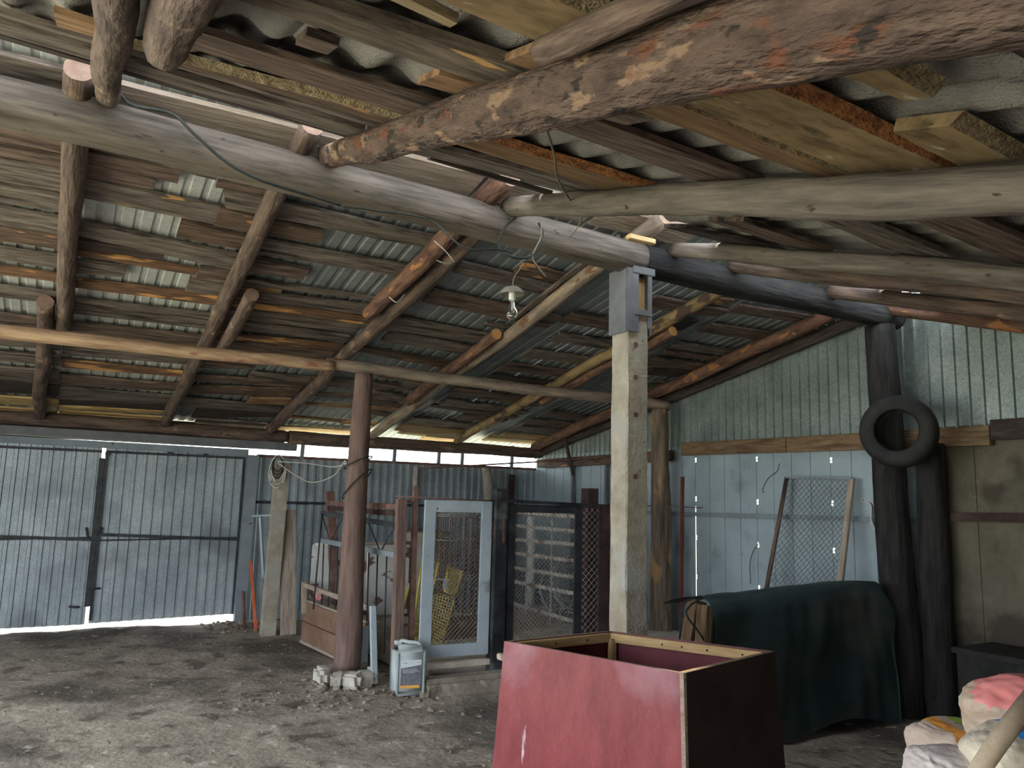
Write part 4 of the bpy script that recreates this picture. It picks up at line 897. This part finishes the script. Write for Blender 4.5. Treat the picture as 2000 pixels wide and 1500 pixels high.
# feed trough with back rest
tr = thing('feed_trough', at_z(620, 1280), 'long brown plywood feed trough with a pale rail above it', 'trough')
a, b = Vector((2.47, 9.05, 0)), Vector((2.62, 7.36, 0))
d = (b-a).normalized()
bar('lower_panel', a+Vector((0, 0, .12)), b+Vector((0, 0, .11)), .02, .21, 'brownply', tr)
bar('upper_panel', a+Vector((0, 0, .34)), b+Vector((0, 0, .33)), .02, .21, 'brownply', tr)
n_ = Vector((-d.y, d.x, 0)); n_ = n_ if n_.x > 0 else -n_
bar('top_board', a+Vector((0, 0, .46))+n_*.06, b+Vector((0, 0, .45))+n_*.06, .14, .022, 'plank', tr)
bar('sill', a+Vector((0, 0, .01)), b+Vector((0, 0, .01)), .05, .03, 'plank', tr)
bar('back_rail', at_y(594, 1142, 8.95), at_y(722, 1188, 7.4), .03, .05, 'plank', tr); bar('rail_post', at_y(594, 1198, 8.95), at_y(594, 1136, 8.95), .05, .05, 'plank', tr, up=(0, 1, 0))
sh = boxo('end_sheet', at_y(706, 1268, 7.3)+Vector((.0, 0, 0)), (.13, .02, .42), 'bluesteel', tr)
bar('end_post', at_z(731, 1335), at_y(728, 1183, 6.9), .05, .05, 'bluesteel', tr, up=(0, 1, 0))
# canister
jc = at_z(806, 1362, .0); ang = math.radians(-12)
J = thing('jerrycan', jc, 'grey-blue plastic canister with torn label before the pen gate', 'canister')
bm = bmesh.new(); box(bm, (0, 0, 0), (.285, .25, .40), bev=.045); JR = Matrix.Translation(jc+Vector((0, .12, .205))) @ Matrix.Rotation(ang, 4, 'Z')
link('body', bm, 'can', J, JR, smooth=True)
for dx in (-.11, .11):
    bm = bmesh.new(); box(bm, (dx, -.118, -.01), (.022, .03, .34), bev=.009); link('rib', bm, 'can', J, JR)
bm = bmesh.new(); addtube(bm, smoothpath([(-.07, .04, .19), (-.06, .03, .225), (0, 0, .218), (.07, -.02, .212), (.09, -.03, .19)], 6), .016, 10); link('handle', bm, 'can', J, JR, smooth=True)
bm = bmesh.new(); addtube(bm, [(-.09, .06, .19), (-.09, .06, .225)], .03, 16); link('cap', bm, 'can', J, JR)
def lab(nm, z0, z1, x0, x1, m, yy, z1b=None):
    bm = bmesh.new(); z1b = z1 if z1b is None else z1b
    v = [bm.verts.new(p) for p in ((x0, yy, z0), (x1, yy, z0), (x1, yy, z1b), (x0, yy, z1), (x0, yy+.006, z0), (x1, yy+.006, z0), (x1, yy+.006, z1b), (x0, yy+.006, z1))]
    bm.faces.new(v[:4]); bm.faces.new(v[4:][::-1]); bm.faces.new((v[0], v[4], v[5], v[1])); bm.faces.new((v[3], v[2], v[6], v[7])); return link(nm, bm, m, J, JR)
lab('label_top', .03, .095, -.085, .085, 'labelw', -.1275); lab('label_face', -.105, .03, -.085, .085, 'labelk', -.1285, .055); lab('label_band', -.13, -.105, -.085, .075, 'labelo', -.1275)
for i, w_ in enumerate((.12, .14, .10)): lab('label_line', .018-.012*i, .021-.012*i, -.07, -.07+w_, 'labelw', -.1292)
lab('label_line', .075, .078, .045, .078, 'labelk', -.1285); lab('label_line', .070, .073, -.07, -.03, 'labelk', -.1285)
# things inside the pen
rc = at_y(890, 1005, 8.2); rad = .31; cx, cy, zt = rc.x, 8.3, rc.z
R_ = thing('wire_feeder', (cx, cy, .21), 'round cage of rusty upright wires inside the pen', 'feeder')
cir = lambda z, r: [(cx+r*math.cos(2*math.pi*k/32), cy+r*math.sin(2*math.pi*k/32), z) for k in range(32)]
for z in (zt, zt-.02, zt-.28, .75, .30): tube('ring', cir(z, rad), .008, 'wire', R_, closed=True, seg=6)
for k in range(34):
    a = 2*math.pi*k/34+random.uniform(-.03, .03); tube('bar', [(cx+rad*math.cos(a), cy+rad*math.sin(a), .21), (cx+rad*math.cos(a)*1.0, cy+rad*math.sin(a), zt)], .006, 'rust', R_, seg=5)
dr = thing('barrel', (cx+.05, 9.35, .21), 'tan dented barrel behind the wire cage', 'barrel')
lathe('drum', [(.0, .0), (.36, .0), (.37, .05), (.365, .5), (.375, .55), (.365, .6), (.36, .98), (.35, 1.0), (.0, .99)], (cx+.10, 9.4, .215), 'conc', dr, 30)
def rack(name, P, lb, m='yellow', nl=16, nc=8):
    c00, c10, c11, c01 = map(Vector, P); g = thing(name, c00, lb, 'rack'); bm = bmesh.new()
    link_ = [c00, c10, c11, c01]; addtube(bm, link_, .012, 7, closed=True); link('frame', bm, m, g)
    bm = bmesh.new()
    for i in range(1, nl): t = i/nl; addtube(bm, [c00+(c01-c00)*t, c10+(c11-c10)*t], .0035, 4)
    for i in range(1, nc): t = i/nc; addtube(bm, [c00+(c10-c00)*t, c01+(c11-c01)*t], .003, 4)
    link('grid', bm, m, g); return g
rack('yellow_rack', (at_y(826, 1245, 7.2), at_y(862, 1266, 7.15), at_y(888, 1168, 7.4), at_y(845, 1155, 7.45)), 'lower yellow wire rack leaning behind the blue-grey gate')
rack('yellow_rack', (at_y(868, 1155, 7.42), at_y(890, 1165, 7.4), at_y(902, 1116, 7.6), at_y(876, 1104, 7.6)), 'upper folded yellow wire rack with white scrap on it')
rack('yellow_rack', (at_y(800, 1262, 7.55), at_y(822, 1262, 7.55), at_y(856, 1100, 7.7), at_y(826, 1088, 7.7)), 'left yellow wire rack half hidden by the gate stile', nl=12)
tag(bar('white_scrap', at_y(868, 1150, 7.35), at_y(872, 1130, 7.36), .05, .004, 'whitecable', up=(0, -1, 0)), 'white paper scrap stuck in the yellow rack', 'paper')
tag(bar('yellow_pole', at_y(782, 1200, 7.4), at_y(801, 1140, 7.8), .025, .025, 'yellow'), 'yellow pole leaning between the pen posts', 'pole')
sf = thing('steel_hurdle', (4.98, 7.0, .2), 'whitish flat-bar hurdle forming the right side of the pen', 'fence')
XF = 4.95
for (ya, yb) in ((1000, 1011), (1026, 1040), (1053, 1066), (1080, 1099), (1108, 1132), (1135, 1165), (1178, 1222)):
    A = at_x(1000, ya, XF); Bq = at_x(1150, yb, XF); bar('flat_bar', A, Bq, .012, .04, 'whitesteel', sf)
for x in (1031, 1079, 1131):
    A = at_x(x, 1010, XF-.01); bar('upright', (XF-.012, A.y, .25), (XF-.012, A.y, A.z), .025, .01, 'whitesteel', sf, up=(1, 0, 0))
for k in range(9):
    c = Vector((5.35+.06*math.sin(k*2), 8.0+.10*math.cos(k*1.7), .55+.05*k if k < 5 else .36)); rr = .30-.02*k; tl = k*.35
    pts = [c+Vector((rr*math.cos(t)*math.cos(tl*.3), .12*math.sin(t+tl)+.05*math.cos(2*t), rr*math.sin(t)*(1.0 if k < 5 else .45))) for t in [2*math.pi*i/20 for i in range(20)]]
    pts = [Vector((p_.x, p_.y, max(p_.z, .235))) for p_ in pts]
    tag(tube('hose_coil', pts, .013 if k % 3 else .018, 'wire' if k % 2 else 'steel', closed=True), 'grey hose loop in the tangle behind the steel hurdle', 'hose', 'tangle of hoses in the pen')
tag(tube('white_pipe', [(5.6, 9.3, .21), (5.6, 9.3, 1.42)], .06, 'porcelain', seg=16), 'thick white pipe standing at the back of the pen', 'pipe')
tag(bar('floor_board', at_z(930, 1225, .23), at_z(960, 1250, .23), .08, .02, 'plank'), 'pale board lying on the slab behind the gate', 'board')
tag(bar('dark_trough', (3.3, 7.6, .3), (4.3, 7.75, .3), .30, .16, 'brownply'), 'low brown trough on the slab before the wire cage', 'trough')

# ---------------------------------------------------------------- the big red box
zt = .95
c = [at_z(985, 1252, zt), at_z(1335, 1315, zt), at_z(1514, 1272, zt), at_z(1190, 1232, zt)]
cen = sum(c, Vector())/4
BX = thing('plywood_bin', (cen.x, cen.y, 0), 'large open plywood bin, red left face and dark right face', 'bin')
fl = 1.10
def botp(p): q = cen+(p-cen)*fl; q.z = .0; return q
bt = [botp(p) for p in c]
def panel(name, p, q, pb, qb, th, m, edge='plyedge'):
    """sheet from rim p-q down to pb-qb, thickness inward, subdivided"""
    inn = cen-(p+q)/2; inn.z = 0; inn.normalize(); inn *= th
    F = frame(pb, qb, (0, 0, 1)); Fi = F.inverted(); bm = bmesh.new()
    o = [Fi @ v for v in (pb, qb, q, p)]; i_ = [Fi @ (v+inn) for v in (pb, qb, q, p)]
    a = [bm.verts.new(v) for v in o]; b = [bm.verts.new(v) for v in i_]
    bm.faces.new(a); f = bm.faces.new(b[::-1]); f.material_index = 2
    for k in range(4):
        f = bm.faces.new((a[k], b[k], b[(k+1) % 4], a[(k+1) % 4])); f.material_index = 1
    bmesh.ops.recalc_face_normals(bm, faces=bm.faces[:])
    return link(name, bm, m, BX, F, mats=[m, edge, 'maroon'])
panel('left_panel', c[0], c[1], bt[0], bt[1], .018, 'redply')['label'] = 'scuffed red face'
panel('right_panel', c[1], c[2], bt[1], bt[2], .018, 'darkply')['label'] = 'dark face'
panel('back_panel', c[2], c[3], bt[2], bt[3], .018, 'maroon'); panel('far_panel', c[3], c[0], bt[3], bt[0], .018, 'maroon')
for k, nm in ((2, 'rim_batten'), (3, 'rim_batten'), (0, 'rim_batten'), (1, 'rim_batten')):
    p, q = c[k], c[(k+1) % 4]; inn = cen-(p+q)/2; inn.z = 0; inn.normalize(); dn = Vector((0, 0, -.028)); d_ = (q-p).normalized()*.02
    bar(nm, p+inn*.032+dn+d_, q+inn*.032+dn-d_, .028, .045, 'rawpine', BX)
for p, pb in zip(c, bt):
    inn = (cen-p); inn.z = 0; inn.normalize(); bar('corner_post', pb+inn*.065+Vector((0, 0, .02)), p+inn*.055+Vector((0, 0, -.03)), .035, .035, 'rawpine', BX, up=(1, 0, 0))
for t, k in ((.15, 2), (.35, 2), (.5, 2), (.62, 2), (.3, 3), (.6, 3)):
    p = c[k]+(c[(k+1) % 4]-c[k])*t; inn = cen-(c[k]+c[(k+1) % 4])/2; inn.z = 0; inn.normalize()
    tube('nail_head', [p+inn*.044+Vector((0, 0, -.028)), p+inn*.050+Vector((0, 0, -.028))], .005, 'darkrust', BX, seg=8)
boxo('peg', at_z(980, 1283, .86), (.03, .06, .03), 'plank', BX)

# ---------------------------------------------------------------- sacks
def sack(name, c, s, m, lb, rz=0, seed=0, tilt=0, amp=.06, stripes=(), e=.62):
    bm = bmesh.new(); bmesh.ops.create_uvsphere(bm, u_segments=72, v_segments=48, radius=1)
    for v in bm.verts:
        p = v.co.copy()
        q = Vector([math.copysign(abs(a)**e, a) for a in p]); q = Vector((q.x*s[0], q.y*s[1], q.z*s[2]))
        pw = Vector((p.x*1.2+p.z*2.5, p.y*1.5, p.z*1.0-p.x))
        n3 = noise.noise(p*1.5+Vector((seed, 0, 0)))*amp*1.4-abs(noise.noise(pw*2.2+Vector((seed, 3, 0))))*amp*.9+abs(noise.noise(pw*5+Vector((seed, 9, 0))))*amp*.25
        v.co = q*(1+n3*1.6)
    for f in bm.faces: f.smooth = True
    R = Matrix.Translation(c) @ Matrix.Rotation(rz, 4, 'Z') @ Matrix.Rotation(tilt, 4, 'Y'); mats = [m]
    for k, (fn, sm_) in enumerate(stripes):
        mats.append(sm_)
        for f in bm.faces:
            if fn(f.calc_center_median()): f.material_index = k+1
    return tag(link(name, bm, m, None, R, mats=mats), lb, 'sack', 'sacks in the near right corner')
D = 2.05
def near(x, y, d): v = ray(x, y); return CP+v*(d/v.dot(_F))
sack('sack', near(1868, 1490, 2.10), (.105, .12, .105), 'sackt', 'tan woven sack with orange and green printed stripes', rz=-.5, seed=3, amp=.04, stripes=((lambda c: -.052 < c.x < -.018, 'orangestripe'), (lambda c: .008 < c.x < .045, 'greenstripe')))
sack('sack', near(1845, 1545, 1.80), (.080, .09, .095), 'sackw', 'whitish woven sack at the bottom edge, front left of the heap', rz=-.5, seed=11, amp=.05)
sack('sack', near(2004, 1412, 1.95), (.135, .14, .115), 'sackp', 'bulging sack with pink print, topmost of the heap', rz=.3, seed=21, amp=.07, e=.85, stripes=((lambda c: c.z > .088-.5*max(0, -c.x-.05), 'pinkplastic'), (lambda c: c.x < -.098 and c.z < -.01, 'pinkplastic'), (lambda c: abs(c.x+.02+c.z*.5) < .038 and c.z < .055, 'sackw')))
sack('sack', near(2006, 1512, 1.75), (.125, .10, .10), 'sackb', 'cream sack with blue print in the bottom right corner', rz=-.6, seed=31, amp=.06, stripes=((lambda c: c.x > -.035, 'blue'),))
sack('sack', near(2010, 1660, 2.0), (.30, .26, .21), 'sackt', 'lowest tan sack carrying the others, at the frame edge', rz=-.3, seed=41, amp=.04)
tag(tube('fabric_roll', [near(1902, 1520, 1.58), near(1950, 1448, 1.60), near(2025, 1352, 1.64)], [.018, .020, .020], 'roll', seg=14, sm=0), 'tan rolled sack hem slanting across the corner heap', 'roll')

# ---------------------------------------------------------------- loose stones, straw
bm = bmesh.new()
for i in range(1900):
    if i < 420: x = random.gauss(2.45, .42); y = random.gauss(6.75, .38)
    elif i < 700: x = random.uniform(1.6, 2.5); y = random.uniform(9.9, 10.5)
    else: x = random.uniform(-2, 3.2); y = random.uniform(2.2, 10)
    if (x > 2.85 and y > 6.3) or (x > 2.3 and y > 6.85): continue
    if 1.5 < x < 3.1 and 2.0 < y < 3.8: continue
    s_ = random.choice((.006, .008, .012, .018, .026)) if i < 700 else random.choice((.005, .006, .008, .012))
    M4 = Matrix.Translation((x, y, zfloor(x, y)+s_*.2)) @ Matrix.Rotation(random.random()*6, 4, 'Z') @ Matrix.Diagonal((s_*random.uniform(.8, 1.6), s_, s_*.6, 1))
    r_ = bmesh.ops.create_icosphere(bm, subdivisions=1, radius=1, matrix=M4)
    for v in r_['verts']: v.co += Vector((random.uniform(-1, 1), random.uniform(-1, 1), random.uniform(-1, 1)))*s_*.18
tag(link('gravel', bm, 'stone'), 'scattered gravel and crumbs on the earth floor', 'gravel', kind='stuff')
bm = bmesh.new()
for i in range(420):
    x = random.uniform(2.6, 5.6) if i < 260 else random.uniform(-1.5, 3); y = random.uniform(1.6, 4.0) if i < 260 else random.uniform(3, 8); a = random.random()*6.3; l = random.uniform(.02, .07)
    if 1.5 < x < 3.1 and 1.5 < y < 3.8: continue
    z = zfloor(x, y)+.006; addtube(bm, [(x, y, z), (x+l*math.cos(a), y+l*math.sin(a), z+random.uniform(0, .01))], .0012, 3)
tag(link('straw_bits', bm, 'straw'), 'loose straw bits scattered on the floor', 'straw', kind='stuff')
for o in sc.objects:
    if o.parent is None and o.type in ('MESH', 'EMPTY') and 'kind' not in o: o['kind'] = 'thing'
